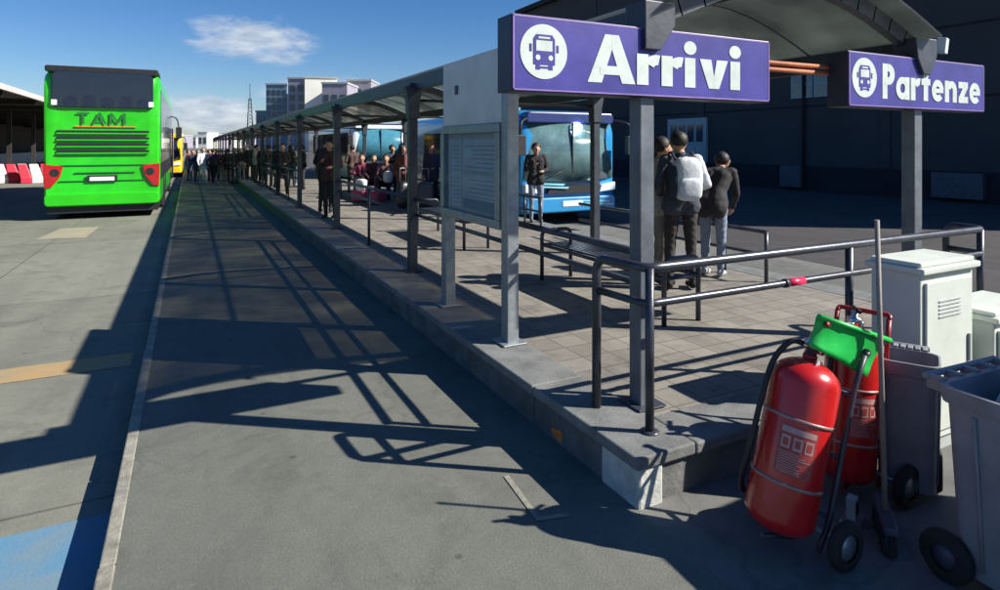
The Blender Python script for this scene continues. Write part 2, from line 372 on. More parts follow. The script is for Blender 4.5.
# far hill
b = MB(); vs = []; n = 90
for i in range(n + 1):
    x = -900 + 2600 * i / n
    h = 17 + 9 * math.sin(i * .21) + 5 * math.sin(i * .53 + 1) + random.uniform(-1, 1)
    vs += [(x, 900, -5), (x, 960, max(h, 6)), (x, 1300, max(h, 6) + 4)]
fs = []
for i in range(n):
    for k in (0, 1): fs.append((3 * i + k, 3 * i + 3 + k, 3 * i + 4 + k, 3 * i + 1 + k))
b.add(vs, fs, 'hill', True); tag(b.build('hills'), kind='structure')

# ------------------------------------------------------------------ CANOPY over the platform
RX0, RX1, RZ = 2.40, 5.04, 2.56
POSTY = [2.77 + 4.15 * i for i in range(18)]
def arch(t, rise=0.36): return RX0 + (RX1 - RX0) * t, RZ + rise * math.sin(PI * t)
can = empty('bus_platform_canopy', (3.7, 2.77, PZ), 0, 'long dark steel canopy with arched translucent roof running down the whole platform', 'canopy')
off = Vector((-3.7, -2.77, -PZ))
def part(b, name, par, bevel=0.0):
    o = b.build(name, par, bevel=bevel); return o
def cxf(b): return b.xf(Matrix.Translation(off))
for i, y in enumerate(POSTY):
    for X in (2.33 if i == 0 else 2.36, 5.0):
        b = MB(); w = 0.05
        b.bx(X - w, X + w, y - w, y + w, PZ + 0.007, RZ - 0.08, 'poststeel' if i == 0 else 'dark')
        # flared head carrying the arch
        sx = 1 if X < 3 else -1
        if i: b.prism([(X - 0.065, 2.06), (X + 0.065, 2.06), (X + 0.07, 2.26), (X + 0.11, 2.44), (X - 0.11, 2.44), (X - 0.07, 2.26)], 'y', y - 0.07, y + 0.062, 'dark')
        else: b.prism([(X - 0.068, 2.285), (X + 0.045, 2.285), (X + 0.15, 2.43), (X + .15, 2.56), (X - 0.07, 2.56)] if X < 3 else [(X - 0.045, 2.285), (X + 0.05, 2.285), (X + 0.13, 2.43), (X + .13, 2.56), (X - 0.15, 2.56), (X - .12, 2.4)], 'y', y - 0.115, y + 0.062, 'dark')
        b.bx(X - 0.1, X + 0.1, y - 0.1, y + 0.1, PZ + 0.006, PZ + 0.02, 'dark')
        part(cxf(b), 'post', can, 0.006)
    b = MB()
    pts = [Vector((arch(t / 14)[0], y, arch(t / 14)[1] - 0.07)) for t in range(15)]
    for a, c in zip(pts[:-1], pts[1:]):
        d = c - a; ang = math.atan2(-d.z, d.x)
        b.box((a + c) / 2, (d.length + .012, 0.07, 0.11), 'dark', (0, ang, 0))
    part(cxf(b), 'rib', can)
    if i < 17 and i > 0:
        b = MB(); b.tube([(2.36, y, 2.28), (5.0, y, 2.28)], 0.018, 'dark', 8); part(cxf(b), 'tie_rod', can)
for X in (2.40, 5.03):
    b = MB(); b.bx(X - 0.03, X + 0.03, 2.70, POSTY[-1] + .2, RZ - 0.165, RZ - 0.002, 'dark'); part(cxf(b), 'edge_beam', can, 0.006)
b = MB()
for z in (2.255, 2.30): b.tube([(2.44, 2.84, z), (4.92, 2.84, z + .012)], 0.016, 'rust', 10)
part(cxf(b), 'tie_pipe', can)
for i in range(17):       # roof sheets bay by bay, with purlins
    y0, y1 = POSTY[i] + (.036 if i else -.20), POSTY[i + 1] - .036
    b = MB(); vs = []; n = 14
    for t in range(n + 1):
        x, z = arch(t / n); vs += [(x, y0, z), (x, y1, z), (x, y0, z + .012), (x, y1, z + .012)]
    fs = []
    for t in range(n):
        o = 4 * t; fs += [(o, o + 1, o + 5, o + 4), (o + 2, o + 6, o + 7, o + 3)]
    b.add(vs, fs, 'poly', True); cxf(b); o = b.build('roof_sheet', can, fixn=False)
    p = MB()
    for k in range(1, 4):
        yy = y0 + (y1 - y0) * k / 4
        pts = [Vector((arch(t / 10)[0], yy, arch(t / 10)[1] - 0.02)) for t in range(11)]
        p.tube(pts, 0.008, 'dark', 6)
    for t in (0.5,):
        x, z = arch(t); p.bx(x - .014, x + .014, y0, y1, z - .05, z - .012, 'dark')
    part(cxf(p), 'purlin', can)
b = MB(); b.box((5.29, 2.70, 2.53), (0.10, 0.06, 0.12), 'signw', (0.1, 0, 0.3)); b.tube([(5.07, 2.77, 2.5), (5.27, 2.73, 2.5)], .012, 'dark', 6)
part(cxf(b), 'flood_lamp', can, 0.004)

# ------------------------------------------------------------------ writing, stroke built in a heavy geometric sans
def strokes_word(word, h, w, mb, key, y, x0, z0):
    """h = cap height; letters in the XZ plane facing -Y; returns the end x"""
    k = [0]
    def bar(p, q, ww=w):
        p, q = Vector(p), Vector(q); t = (q - p).normalized(); n = Vector((-t.y, t.x)) * ww / 2
        dy = -0.0004 * (k[0] % 6); k[0] += 1
        c = [p - n, q - n, q + n, p + n]
        mb.prism([(X0[0] + a.x, z0 + a.y) for a in c], 'y', y + dy, y + 0.004, key)
    def arc(cx, cy, r, a0, a1, ww=w, n=22, ry=None):
        ry = ry or r; dy = -0.0004 * (k[0] % 6); k[0] += 1
        full = abs(a1 - a0) >= 359
        outer, inner = [], []
        for i in range(n + 1):
            a = R(a0 + (a1 - a0) * i / n); ca, sa = math.cos(a), math.sin(a)
            outer.append((X0[0] + cx + (r) * ca, z0 + cy + (ry) * sa)); inner.append((X0[0] + cx + (r - ww) * ca, z0 + cy + (ry - ww * .92) * sa))
        vs = [(p[0], y + dy, p[1]) for p in outer] + [(p[0], y + dy, p[1]) for p in inner] + [(p[0], y + .004, p[1]) for p in outer] + [(p[0], y + .004, p[1]) for p in inner]
        m = n + 1; fs = []
        for i in range(n):
            fs += [(i, i + 1, m + i + 1, m + i), (i, 2 * m + i, 2 * m + i + 1, i + 1), (m + i, m + i + 1, 3 * m + i + 1, 3 * m + i)]
        mb.add(vs, fs, key)
    def poly(pts):
        dy = -0.0004 * (k[0] % 6); k[0] += 1
        mb.prism([(X0[0] + a, z0 + b) for a, b in pts], 'y', y + dy, y + .004, key)
    def disc(cx, cy, r):
        mb.prism([(X0[0] + cx + r * math.cos(2 * PI * i / 20), z0 + cy + r * math.sin(2 * PI * i / 20)) for i in range(20)], 'y', y - .0008, y + .004, key)
    X0 = [x0]; xh = h * 0.66; g = w * 0.42
    for ch in word:
        hw = w / 2
        if ch == 'A':
            W = h * 0.98; poly([(0, 0), (1.12 * w, 0), (W / 2, h * .70), (W / 2, h), (W / 2 - .56 * w, h)]); poly([(W, 0), (W / 2 + .56 * w, h), (W / 2, h), (W / 2, h * .70), (W - 1.12 * w, 0)]); bar((W * .25, h * .26), (W * .75, h * .26), w * .72)
            adv = W + g * .3
        elif ch == 'P':
            bar((hw, 0), (hw, h)); r = h * .30; bar((hw, h - hw * .92), (h * .28, h - hw * .92), w * .92); bar((hw, h - 2 * r + hw * .92), (h * .28, h - 2 * r + hw * .92), w * .92)
            arc(h * .28, h - r, r, -90, 90); adv = h * .28 + r + g * .7
        elif ch == 'r':
            bar((hw, 0), (hw, xh)); arc(hw + xh * .48, xh * .50, xh * .50, 78, 150, w * .95); adv = xh * .66 + g
        elif ch == 'i':
            bar((hw, 0), (hw, xh)); disc(hw, xh + w * .88, w * .60); adv = w + g
        elif ch == 'v':
            W = xh * 1.06; poly([(0, xh), (W / 2 - .5 * w, 0), (W / 2, 0), (W / 2, xh * .40), (1.12 * w, xh)]); poly([(W, xh), (W - 1.12 * w, xh), (W / 2, xh * .40), (W / 2, 0), (W / 2 + .5 * w, 0)]); adv = W + g * .6
        elif ch == 'a':
            r = xh / 2; arc(r, r, r, 0, 360, w * .88, 30); bar((2 * r - hw * .85, 0), (2 * r - hw * .85, xh)); adv = 2 * r + g
        elif ch == 't':
            bar((w * 1.05, 0), (w * 1.05, h * .93)); bar((w * .05, xh - hw * .8), (w * 2.05, xh - hw * .8), w * .8); adv = w * 2.05 + g * .8
        elif ch == 'e':
            r = xh / 2; arc(r, r, r, 12, 318, w * .88, 28); bar((w * .6, r), (2 * r - w * .08, r), w * .55); adv = 2 * r + g * .8
        elif ch == 'n':
            r = xh * .44; bar((hw, 0), (hw, xh)); arc(hw + r * .92, xh - r, r, 0, 165, w * .95); bar((hw + r * 1.92 - hw * 1.0, 0), (hw + r * 1.92 - hw * 1.0, xh - r)); adv = r * 1.92 + hw + g
        elif ch == 'z':
            W = xh * .84; bar((0, xh - hw * .85), (W, xh - hw * .85), w * .85); bar((0, hw * .85), (W, hw * .85), w * .85); bar((W * .80, xh - hw), (W * .20, hw), w * .95); adv = W + g
        elif ch == 'T':
            W = h * .8; bar((0, h - hw), (W, h - hw)); bar((W / 2, 0), (W / 2, h)); adv = W + g
        elif ch == 'M':
            W = h * 1.1; bar((hw, 0), (hw * 1.4, h)); bar((W - hw, 0), (W - hw * 1.4, h)); bar((hw * 1.6, h * .96), (W / 2, h * .12)); bar((W - hw * 1.6, h * .96), (W / 2, h * .12)); adv = W + g
        elif ch == 'H':
            bar((hw, 0), (hw, h)); bar((h * .7, 0), (h * .7, h)); bar((hw, h / 2), (h * .7, h / 2)); adv = h * .7 + w
        X0[0] += adv
    return X0[0]

def bus_sign(x0, x1, y, z0, z1, word, label, ch, cw, tx, rx, stretch=1.0):
    root = empty('platform_sign', ((x0 + x1) / 2, y, z0), 0, label, 'sign', 'blue platform signs under the canopy end')
    o = -Vector(((x0 + x1) / 2, y, z0))
    T = Matrix.Translation(o)
    b = MB(); b.bx(x0, x1, y - .08, y + .08, z0, z1, 'signf'); b.xf(T).build('casing', root, bevel=.006)
    b = MB(); b.bx(x0 + .012, x1 - .012, y - .084, y - .081, z0 + .012, z1 - .012, 'sign'); b.xf(T).build('face', root)
    b = MB()
    for a in ((x0 + .012, x1 - .012, z0 + .006, z0 + .014), (x0 + .012, x1 - .012, z1 - .014, z1 - .006), (x0 + .006, x0 + .014, z0 + .014, z1 - .014), (x1 - .014, x1 - .006, z0 + .014, z1 - .014)):
        b.bx(a[0], a[1], y - .0855, y - .0805, a[2], a[3], 'signe')
    b.xf(T).build('trim', root)
    # roundel with a bus front
    r = (z1 - z0) * .36; cx, cz = x0 + rx, (z0 + z1) / 2 + .012
    b = MB()
    b.prism([(cx + r * math.cos(2 * PI * i / 40), cz + r * math.sin(2 * PI * i / 40)) for i in range(40)], 'y', y - .087, y - .084, 'signw')
    def q(ax, bx_, az, bz, key, dy): b.prism([(cx + ax * r, cz + az * r), (cx + bx_ * r, cz + az * r), (cx + bx_ * r, cz + bz * r), (cx + ax * r, cz + bz * r)], 'y', y - .087 - dy, y - .0865, key)
    s_ = r
    b.prism([(cx - .46 * s_, cz - .48 * s_), (cx + .46 * s_, cz - .48 * s_), (cx + .46 * s_, cz + .46 * s_), (cx + .34 * s_, cz + .62 * s_), (cx - .34 * s_, cz + .62 * s_), (cx - .46 * s_, cz + .46 * s_)], 'y', y - .089, y - .0865, 'sign')
    q(-.36, -.18, -.66, -.45, 'sign', .0018); q(.18, .36, -.66, -.45, 'sign', .0018)
    q(-.34, .34, .02, .40, 'signw', .003)
    q(-.24, .24, .47, .54, 'signw', .003)
    for sx in (-.27, .27):
        b.prism([(cx + (sx + .10 * math.cos(2 * PI * i / 14)) * r, cz + (-.22 + .10 * math.sin(2 * PI * i / 14)) * r) for i in range(14)], 'y', y - .0905, y - .0885, 'signw')
    q(-.62, -.52, -.02, .26, 'sign', .0015); q(.52, .62, -.02, .26, 'sign', .0015)
    q(-.20, .20, -.62, -.54, 'sign', .001)
    b.xf(T).build('bus_roundel', root)
    b = MB(); strokes_word(word, ch, cw, b, 'signw', y - .0865, 0, z0 + (z1 - z0) * .17)
    for v in b.v: v.x = x0 + tx + v.x * stretch
    b.xf(T).build('lettering', root)
    return root
bus_sign(1.433, 3.295, 2.765, 2.02, 2.41, 'Arrivi', 'blue sign reading Arrivi in white letters with round bus symbol', .262, .066, .455, .185, 1.25)
bus_sign(4.09, 5.87, 2.765, 2.02, 2.41, 'Partenze', 'blue sign reading Partenze in white letters above the white cabinets', .255, .060, .385, .175, .975)

# ------------------------------------------------------------------ RAILINGS
def rail_line(b, pts, r=0.024): b.tube(rounded(pts, 0.09), r, 'rail', 12)
RT1, RT2, RR = 1.11, 0.925, 0.024
root = empty('end_railing', (3.75, 2.47, PZ), 0, 'dark double tube railing closing the near end of the platform with one red spot painted for a lens flare', 'railing')
T = Matrix.Translation(-Vector((3.75, 2.47, PZ)))
b = MB(); rail_line(b, [(2.07, 2.85, PZ), (2.07, 2.85, RT1), (2.11, 2.47, RT1), (5.40, 2.47, RT1), (5.44, 2.75, RT1), (5.44, 2.75, PZ)], .026); b.xf(T).build('top_rail', root)
b = MB(); b.tube(rounded([(2.07, 2.85, RT2), (2.11, 2.47, RT2), (5.40, 2.47, RT2), (5.44, 2.75, RT2)], .07), .021, 'rail', 12); b.xf(T).build('lower_rail', root)
for X in (2.135, 3.78, 5.36):
    b = MB(); b.tube([(X, 2.475, PZ + .006), (X, 2.475, RT1)], .024, 'rail', 12); b.lathe([(.05, PZ + .004), (.05, PZ + .014), (.03, PZ + .018)], 'rail', 14, Matrix.Translation((X, 2.475, 0))); b.xf(T).build('rail_post', root)
px_ = at(775, 300, .9)
b = MB(); b.tube([(3.19, 2.47, RT2), (3.33, 2.47, RT2)], .0235, 'flare', 12); b.tube([(3.155, 2.47, RT2), (3.185, 2.47, RT2)], .027, 'dark', 12); b.xf(T).build('red_flare_spot', root)  # red sleeve stands in for a lens flare on the lower rail

def side_railing(X, ys, z1, z2, label, name='side_railing', grp='railings between the canopy posts'):
    y0, y1 = ys[0], ys[-1]; yc = (y0 + y1) / 2
    root = empty(name, (X, yc, PZ), 0, label, 'railing', grp); T = Matrix.Translation(-Vector((X, yc, PZ)))
    b = MB(); b.tube([(X, y0, z1), (X, y1, z1)], .024, 'rail', 10); b.xf(T).build('top_rail', root)
    b = MB(); b.tube([(X, y0, z2), (X, y1, z2)], .020, 'rail', 10); b.xf(T).build('lower_rail', root)
    for y in ys[1:-1]:
        b = MB(); b.tube([(X, y, PZ + .005), (X, y, z1)], .021, 'rail', 10); b.xf(T).build('rail_post', root)
ordn = ['first', 'second', 'third', 'fourth', 'fifth', 'sixth', 'seventh', 'eighth', 'ninth', 'tenth', 'eleventh']
for i in range(9):
    y0, y1 = POSTY[i] + .06, POSTY[i + 1] - .06
    if i in (2, 5): continue
    side_railing(2.39, [y0, y0 + .02, y1] if i == 0 else [y0, (y0 + y1) / 2, y1], RT1, RT2,
                 'dark double tube railing in the %s bay of the canopy on the walkway side' % ordn[i])
for i, yy in enumerate((4.6, 9.4, 14.2)):
    side_railing(5.62, [yy, yy + .02, yy + .6, yy + 1.9, yy + 3.2, yy + 3.6], .80, .55,
                 'low dark rail along the bus side, %s one from the Partenze sign' % ordn[i], 'low_railing', 'low rails along the bus side')

# ------------------------------------------------------------------ BENCH of steel slats
def bench(x, y0, y1, label):
    root = empty('platform_bench', (x, (y0 + y1) / 2, PZ), 0, label, 'bench', 'steel benches on the platform'); T = Matrix.Translation(-Vector((x, (y0 + y1) / 2, PZ)))
    b = MB()
    for k in range(7): b.bx(x - .17 + k * .055, x - .135 + k * .055, y0 + .1, y1 - .1, .655, .675, 'rail')
    b.xf(T).build('seat', root, bevel=.003)
    for yy in (y0, y1):
        b = MB(); b.tube(rounded([(x - .19, yy, PZ), (x - .19, yy, .80), (x + .19, yy, .80), (x + .19, yy, PZ)], .08), .022, 'rail', 10)
        b.tube([(x - .19, yy, .64), (x + .19, yy, .64)], .018, 'rail', 8); b.xf(T).build('hoop_leg', root)
    b = MB()
    for dx in (-.19, .19): b.tube([(x + dx, y0, .64), (x + dx, y1, .64)], .02, 'rail', 8)
    b.xf(T).build('seat_frame', root)
bench(3.69, 3.88, 5.84, 'dark steel slatted bench with hoop ends behind the Arrivi sign post')
bench(3.69, 8.0, 10.0, 'dark steel slatted bench further down the platform near the timetable board')

# ------------------------------------------------------------------ TIMETABLE BOARD
bx_, by0, by1 = 2.16, 4.02, 5.36
root = empty('timetable_board', (bx_, 4.7, PZ), 0, 'tall grey steel notice board with a glass timetable case on two legs', 'notice board'); T = Matrix.Translation(-Vector((bx_, 4.7, PZ)))
for k, yy in enumerate((by0 + .06, by1 - .05)):
    b = MB(); w = .055 if k == 0 else .06
    b.bx(bx_ - .045, bx_ + .05, yy - w, yy + w, PZ + .006, 2.50 if k == 0 else 1.1, 'steel'); b.bx(bx_ - .1, bx_ + .1, yy - .1, yy + .1, PZ + .0065, PZ + .022, 'steel')
    b.xf(T).build('leg', root, bevel=.006)
b = MB(); b.bx(bx_ - .03, bx_ + .03, by0 + .125, by1, 1.92, 2.50, 'panelg'); b.bx(bx_ - .042, bx_ - .031, 5.0, 5.06, 2.2, 2.28, 'dark'); b.xf(T).build('header_panel', root, bevel=.005)
b = MB()
for a in ((by0 + .125, by1, 1.10, 1.17), (by0 + .125, by1, 1.85, 1.917), (by0 + .125, by0 + .20, 1.172, 1.848), (by1 - .075, by1, 1.172, 1.848)):
    b.bx(bx_ - .06, bx_ + .04, a[0], a[1], a[2], a[3], 'steel')
b.xf(T).build('case_frame', root, bevel=.005)
b = MB(); b.bx(bx_ - .01, bx_ + .035, by0 + .20, by1 - .075, 1.17, 1.85, 'panelg'); b.xf(T).build('case_back', root)
b = MB(); X = bx_ - .014
b.bx(X, X + .003, by0 + .24, by1 - .42, 1.2, 1.80, 'paper'); b.bx(X, X + .003, by1 - .39, by1 - .10, 1.2, 1.80, 'paper')
for k in range(15):
    z = 1.235 + k * .036
    if k in (7,): continue
    for (ya, yb) in ((by0 + .27, by0 + .27 + random.uniform(.35, .62)), (by1 - .37, by1 - .37 + random.uniform(.12, .24))):
        b.bx(X - .0015, X + .001, ya, yb, z, z + .006, 'ink')
b.bx(X - .0016, X + .001, by0 + .25, by1 - .43, 1.20, 1.29, 'inkb'); b.bx(X - .0016, X + .001, by0 + .25, by1 - .43, 1.50, 1.53, 'signw')
b.xf(T).build('timetable_sheet', root)
b = MB(); b.bx(bx_ - .05, bx_ - .046, by0 + .20, by1 - .075, 1.17, 1.85, 'caseglass'); b.xf(T).build('case_glass', root)

# ------------------------------------------------------------------ BUSES
def rrect(x0, x1, z0, z1, r, n=4, rt=None):
    rt = rt if rt is not None else r; out = []
    for cx, cz, a0, rr in ((x1 - r, z0 + r, -90, r), (x1 - rt, z1 - rt, 0, rt), (x0 + rt, z1 - rt, 90, rt), (x0 + r, z0 + r, 180, r)):
        for i in range(n + 1):
            a = R(a0 + 90 * i / n); out.append((cx + rr * math.cos(a), cz + rr * math.sin(a)))
    return out
def wheel(par, x, y, z, r, w, T, n=28):
    b = MB(); mt = Matrix.Translation((x, y, z)) @ Matrix.Rotation(PI / 2, 4, 'Y')
    b.lathe([(r * .55, -w / 2), (r * .93, -w / 2), (r, -w * .35), (r, w * .35), (r * .93, w / 2), (r * .55, w / 2)], 'rubber', n, mt, caps=False); t = b.xf(T).build('wheel', par)
    b = MB(); b.lathe([(0.001, -w * .3), (r * .25, -w * .34), (r * .3, -w * .45), (r * .56, -w * .42), (r * .56, w * .42), (r * .3, w * .45), (r * .25, w * .34), (.001, w * .3)], 'chrome', 18, mt); b.xf(T).build('rim', t)

# green coach seen from behind; local: rear face at y=0, body to +y, base z=0 at the road
def green_coach():
    W, H, Ln = 2.55, 3.86, 12.6
    root = empty('green_coach', (-1.97, 18.7, -0.15), 0, 'bright green coach seen from behind on the left lane with dark rear window', 'coach')
    I = Matrix.Identity(4)
    # body: side profile lofted from a few cross-sections, rounded corners
    b = MB(); secs = []
    def sec(y, inset, z0, z1, r): return [(p[0], y, p[1]) for p in rrect(-W / 2 + inset, W / 2 - inset, z0, z1, .12, 5, r)]
    prof = [(0.10, .16, .42, H - .30, .34), (0.0, .06, .36, H - .42, .36), (.04, .015, .34, H - .16, .32), (.16, 0, .32, H - .04, .28), (.5, 0, .32, H, .25), (Ln - .6, 0, .32, H, .25), (Ln - .1, .03, .34, H - .3, .3), (Ln, .12, .4, H - .7, .3)]
    prof[0] = (0.03, .30, .46, H - .62, .3)
    for p in prof: secs += sec(*p)
    n = 24; fs = [tuple(range(n))]
    for i in range(len(prof) - 1):
        for k in range(n): fs.append((i * n + k, i * n + (k + 1) % n, (i + 1) * n + (k + 1) % n, (i + 1) * n + k))
    fs.append(tuple((len(prof) - 1) * n + k for k in range(n))[::-1])
    b.add(secs, fs, 'busg', True); o = b.build('body', root)
    m = o.modifiers.new('e', 'EDGE_SPLIT'); m.split_angle = R(35)
    # rear window wraps to the roof
    b = MB(); b.prism(rrect(-1.10, 1.12, 2.86, 3.78, .06, 4, .16), 'y', -.055, .09, 'busgl'); rw = b.build('rear_window', root, bevel=.02)
    for sx in (-1.04, 1.07):
        b = MB(); b.prism(rrect(sx - .06, sx + .06, 2.9, 3.04, .02), 'y', -.062, -.055, 'lampw'); b.build('reflector', rw)
    b = MB()
    for i in range(5): b.prism(rrect(-.86 + i * .4, -.56 + i * .4, 2.87, 3.14 + .05 * (i % 2), .08, 4, .12), 'y', -.05, -.0575, mat('seat_back_blue', (.012, .018, .04), .4))
    b.build('seat_backs', rw)
    b = MB(); b.prism(rrect(-1.24, 1.24, 3.74, 3.90, .05), 'y', -.03, 1.2, 'black'); b.build('roof_spoiler', root, bevel=.02)
    # grille louvres
    for i in range(4):
        z = 2.05 - i * .17 + .18
        b = MB(); b.prism([(-1.0, z - .045), (1.02, z - .045), (1.02, z + .045), (-1.0, z + .045)], 'y', -.012, .08, 'black')
        b.prism([(-1.0, z - .052), (1.02, z - .052), (1.02, z - .02), (-1.0, z - .02)], 'y', -.04, -.008, 'busg'); b.build('louvre', root, bevel=.006)
    b = MB(); b.prism([(-.62, 1.18), (.7, 1.18), (.7, 1.20), (-.62, 1.20)], 'y', -.006, .02, 'letterg')
    b.prism([(-.95, .98), (1.0, .98), (1.0, .99), (-.95, .99)], 'y', -.006, .02, 'letterg'); b.prism([(-.95, 1.38), (1.0, 1.38), (1.0, 1.39), (-.95, 1.39)], 'y', -.006, .02, 'letterg'); b.build('engine_lid_seam', root)
    b = MB()
    for ch, x in (('T', -.575), ('A', -.25), ('M', .13)):
        k0 = len(b.v); strokes_word(ch, .30, .045, b, 'letterg', -.012, x, 2.43)
        for v in b.v[k0:]: v.x = x + (v.x - x) * 1.1
    b.build('lettering', root)
    b = MB(); b.prism([(-.62, 2.36), (.72, 2.36), (.72, 2.385), (-.62, 2.385)], 'y', -.01, .02, mat('orange_line', (.7, .25, .02), .5)); b.build('stripe', root)
    # tail lamps: swept triangles
    for s in (-1, 1):
        b = MB(); b.prism([(s * 1.27, 1.42), (s * .86 + .0, 1.36), (s * .93, 1.08), (s * 1.10, .84), (s * 1.25, .80)][::s], 'y', -.03, .10, 'lampr')
        lamp = b.build('tail_lamp', root, bevel=.015)
        b = MB(); b.prism([(s * (1.04 + .1 * math.cos(2 * PI * i / 16)), 1.2 + .1 * math.sin(2 * PI * i / 16)) for i in range(16)], 'y', -.036, -.03, 'black'); b.build('lens', lamp)
    b = MB(); b.prism(rrect(-.36, .30, 1.0 - .04, 1.12, .01), 'y', -.028, -.0, 'black'); pl = b.build('plate_holder', root)
    b = MB(); b.prism(rrect(-.30, .24, .98, 1.08, .008), 'y', -.034, -.028, 'plate'); b.build('number_plate', pl)
    b = MB(); b.prism(rrect(-1.25, 1.25, .36, .66, .08), 'y', -.045, .3, 'busg'); b.build('bumper', root, bevel=.02)
    b = MB(); b.bx(-1.22, 1.22, .1, Ln - .2, .16, .36, 'black'); b.build('underframe', root)
    # side glass both sides, split in panes
    for s in (-1, 1):
        for i in range(7):
            y0 = .55 + i * 1.68; b = MB(); b.bx(s * 1.262, s * 1.285, y0, y0 + 1.64, 1.42, 3.42, 'busgl'); b.build('side_window', root, bevel=.01)
        b = MB(); b.bx(s * 1.262, s * 1.278, .3, Ln - .6, .95, 1.41, 'black'); b.build('side_moulding', root)
    for (y, s) in ((2.6, 1), (2.6, -1), (4.0, 1), (4.0, -1), (9.8, 1), (9.8, -1)):
        wheel(root, s * 1.12, y, .5, .5, .3, I)
        b = MB(); b.prism([(y + .62 * math.cos(PI * k / 12), .42 + .62 * math.sin(PI * k / 12)) for k in range(13)], 'x', s * 1.25, s * 1.279, 'black'); b.build('wheel_arch', root)
    # door near the front on the kerb side, open outward, and the mirror arm
    b = MB(); b.bx(1.30, 1.36, 10.6, 11.5, .5, 2.6, 'busgl'); b.build('door', root, bevel=.01)
    b = MB(); b.tube(curve([(1.1, Ln - .3, 3.2), (1.45, Ln - .1, 3.1), (1.55, Ln - .05, 2.7)]), .03, 'black', 8); b.box((1.55, Ln - .05, 2.45), (.24, .16, .5), 'black'); b.build('mirror', root, bevel=.02)
    return root
green_coach()

def front_coach(loc, W, H, Ln, body, top, screen, label, name='coach', rz=0, deco=None, grp=None):
    """coach facing -Y: front face at local y=0"""
    root = empty(name, loc, rz, label, 'coach', grp)
    b = MB(); secs = []
    prof = [(0.0, .12, .34, H - .55, .25), (.05, .05, .28, H - .25, .28), (.16, .02, .25, H - .08, .26), (.5, 0, .24, H, .24), (Ln - .2, 0, .24, H, .24), (Ln, .05, .3, H - .1, .24)]
    n = 24
    for (y, ins, z0, z1, r) in prof: secs += [(p[0], y, p[1]) for p in rrect(-W / 2 + ins, W / 2 - ins, z0, z1, .12, 5, r)]
    fs = [tuple(range(n))]
    for i in range(len(prof) - 1):
        for k in range(n): fs.append((i * n + k, i * n + (k + 1) % n, (i + 1) * n + (k + 1) % n, (i + 1) * n + k))
    fs.append(tuple((len(prof) - 1) * n + k for k in range(n))[::-1])
    b.add(secs, fs, body, True); o = b.build('body', root); m = o.modifiers.new('e', 'EDGE_SPLIT'); m.split_angle = R(35)
    zs0, zs1 = H * .40, H - .30
    # windscreen, curved in plan
    b = MB(); nn = 12; vs = []
    for i in range(nn + 1):
        t = -1 + 2 * i / nn; x = t * (W / 2 - .10); y = -.10 + .13 * t * t
        vs += [(x, y - .02, zs0 - .05 + .06 * t * t), (x, y + .05, zs1)]
    b.add(vs, [(2 * i, 2 * i + 2, 2 * i + 3, 2 * i + 1) for i in range(nn)], screen, True)
    wsn = b.build('windscreen', root); md = wsn.modifiers.new('s', 'SOLIDIFY'); md.thickness = .02; md.offset = 1
    b = MB(); b.bx(-.010, .010, -.135, -.09, zs0, zs1, 'black'); b.build('windscreen_divider', wsn)
    b = MB()
    b.tube([(-.8, -.14, zs0 - .02), (-.15, -.15, zs0 + .22)], .012, 'black', 6); b.tube([(.1, -.15, zs0 - .02), (.75, -.14, zs0 + .22)], .012, 'black', 6); b.build('wiper', root)
    b = MB(); b.prism(rrect(-W / 2 + .12, W / 2 - .12, H - .30, H - .06, .06, 4, .1), 'y', -.09, .2, top); b.build('destination_cap', root, bevel=.03)
    b = MB(); b.prism(rrect(-W / 2 + .1, W / 2 - .1, .30, .62, .08), 'y', -.13, .2, body if deco is None else deco); b.build('bumper', root, bevel=.03)
    for s in (-1, 1):
        b = MB(); b.prism([(s * (W / 2 - .52), .70), (s * (W / 2 - .08), .74), (s * (W / 2 - .08), .92), (s * (W / 2 - .46), .86)][::s], 'y', -.10, .05, 'lampw'); b.build('headlight', root, bevel=.015)
        b = MB(); b.tube(curve([(s * (W / 2 - .2), 0, H - .2), (s * (W / 2 + .12), -.3, H - .3), (s * (W / 2 + .16), -.32, H - .55)]), .025, 'black', 8)
        b.box((s * (W / 2 + .16), -.32, H - .78), (.2, .12, .42), 'black'); b.build('mirror', root, bevel=.02)
        for i in range(int((Ln - 1) // 1.7)):
            b = MB(); b.bx(s * (W / 2 - .01), s * (W / 2 + .012), .8 + i * 1.7, 2.44 + i * 1.7, H * .45, H - .45, 'busgl'); b.build('side_window', root)
    b = MB(); b.prism(rrect(-.26, .26, .42, .54, .01), 'y', -.142, -.13, 'plate'); b.build('number_plate', root)
    b = MB(); b.prism([(-W / 2 + .62, .70), (W / 2 - .62, .70), (W / 2 - .7, .86), (-W / 2 + .7, .86)], 'y', -.105, -.0, 'black'); b.build('grille', root)
    for (y, s) in ((Ln * .22, 1), (Ln * .22, -1), (Ln * .75, 1), (Ln * .75, -1)): wheel(root, s * (W / 2 - .14), y, .40, .40, .26, Matrix.Identity(4))
    return root
bb = front_coach((7.45, 11.25, 0), 2.5, 2.52, 7.5, 'busb', 'busn', mat('screen_pale_teal', (.10, .18, .19), .08, 0, .6, 1.6, spec=.8), 'blue coach facing the camera behind the bench, white roof front and wide windscreen', 'blue_coach', 0, 'busb', 'coaches parked on the bus side')
b = MB()
for z, x0, x1 in ((.95, -1.0, -.2), (.88, -.9, -.1), (.55, .1, 1.0), (.48, .3, 1.1)):
    b.prism([(x0, z), (x1, z - .04), (x1 - .05, z - .08), (x0 + .1, z - .035)], 'y', -.138, -.02, 'cyan')
b.build('wave_stripe', bb)
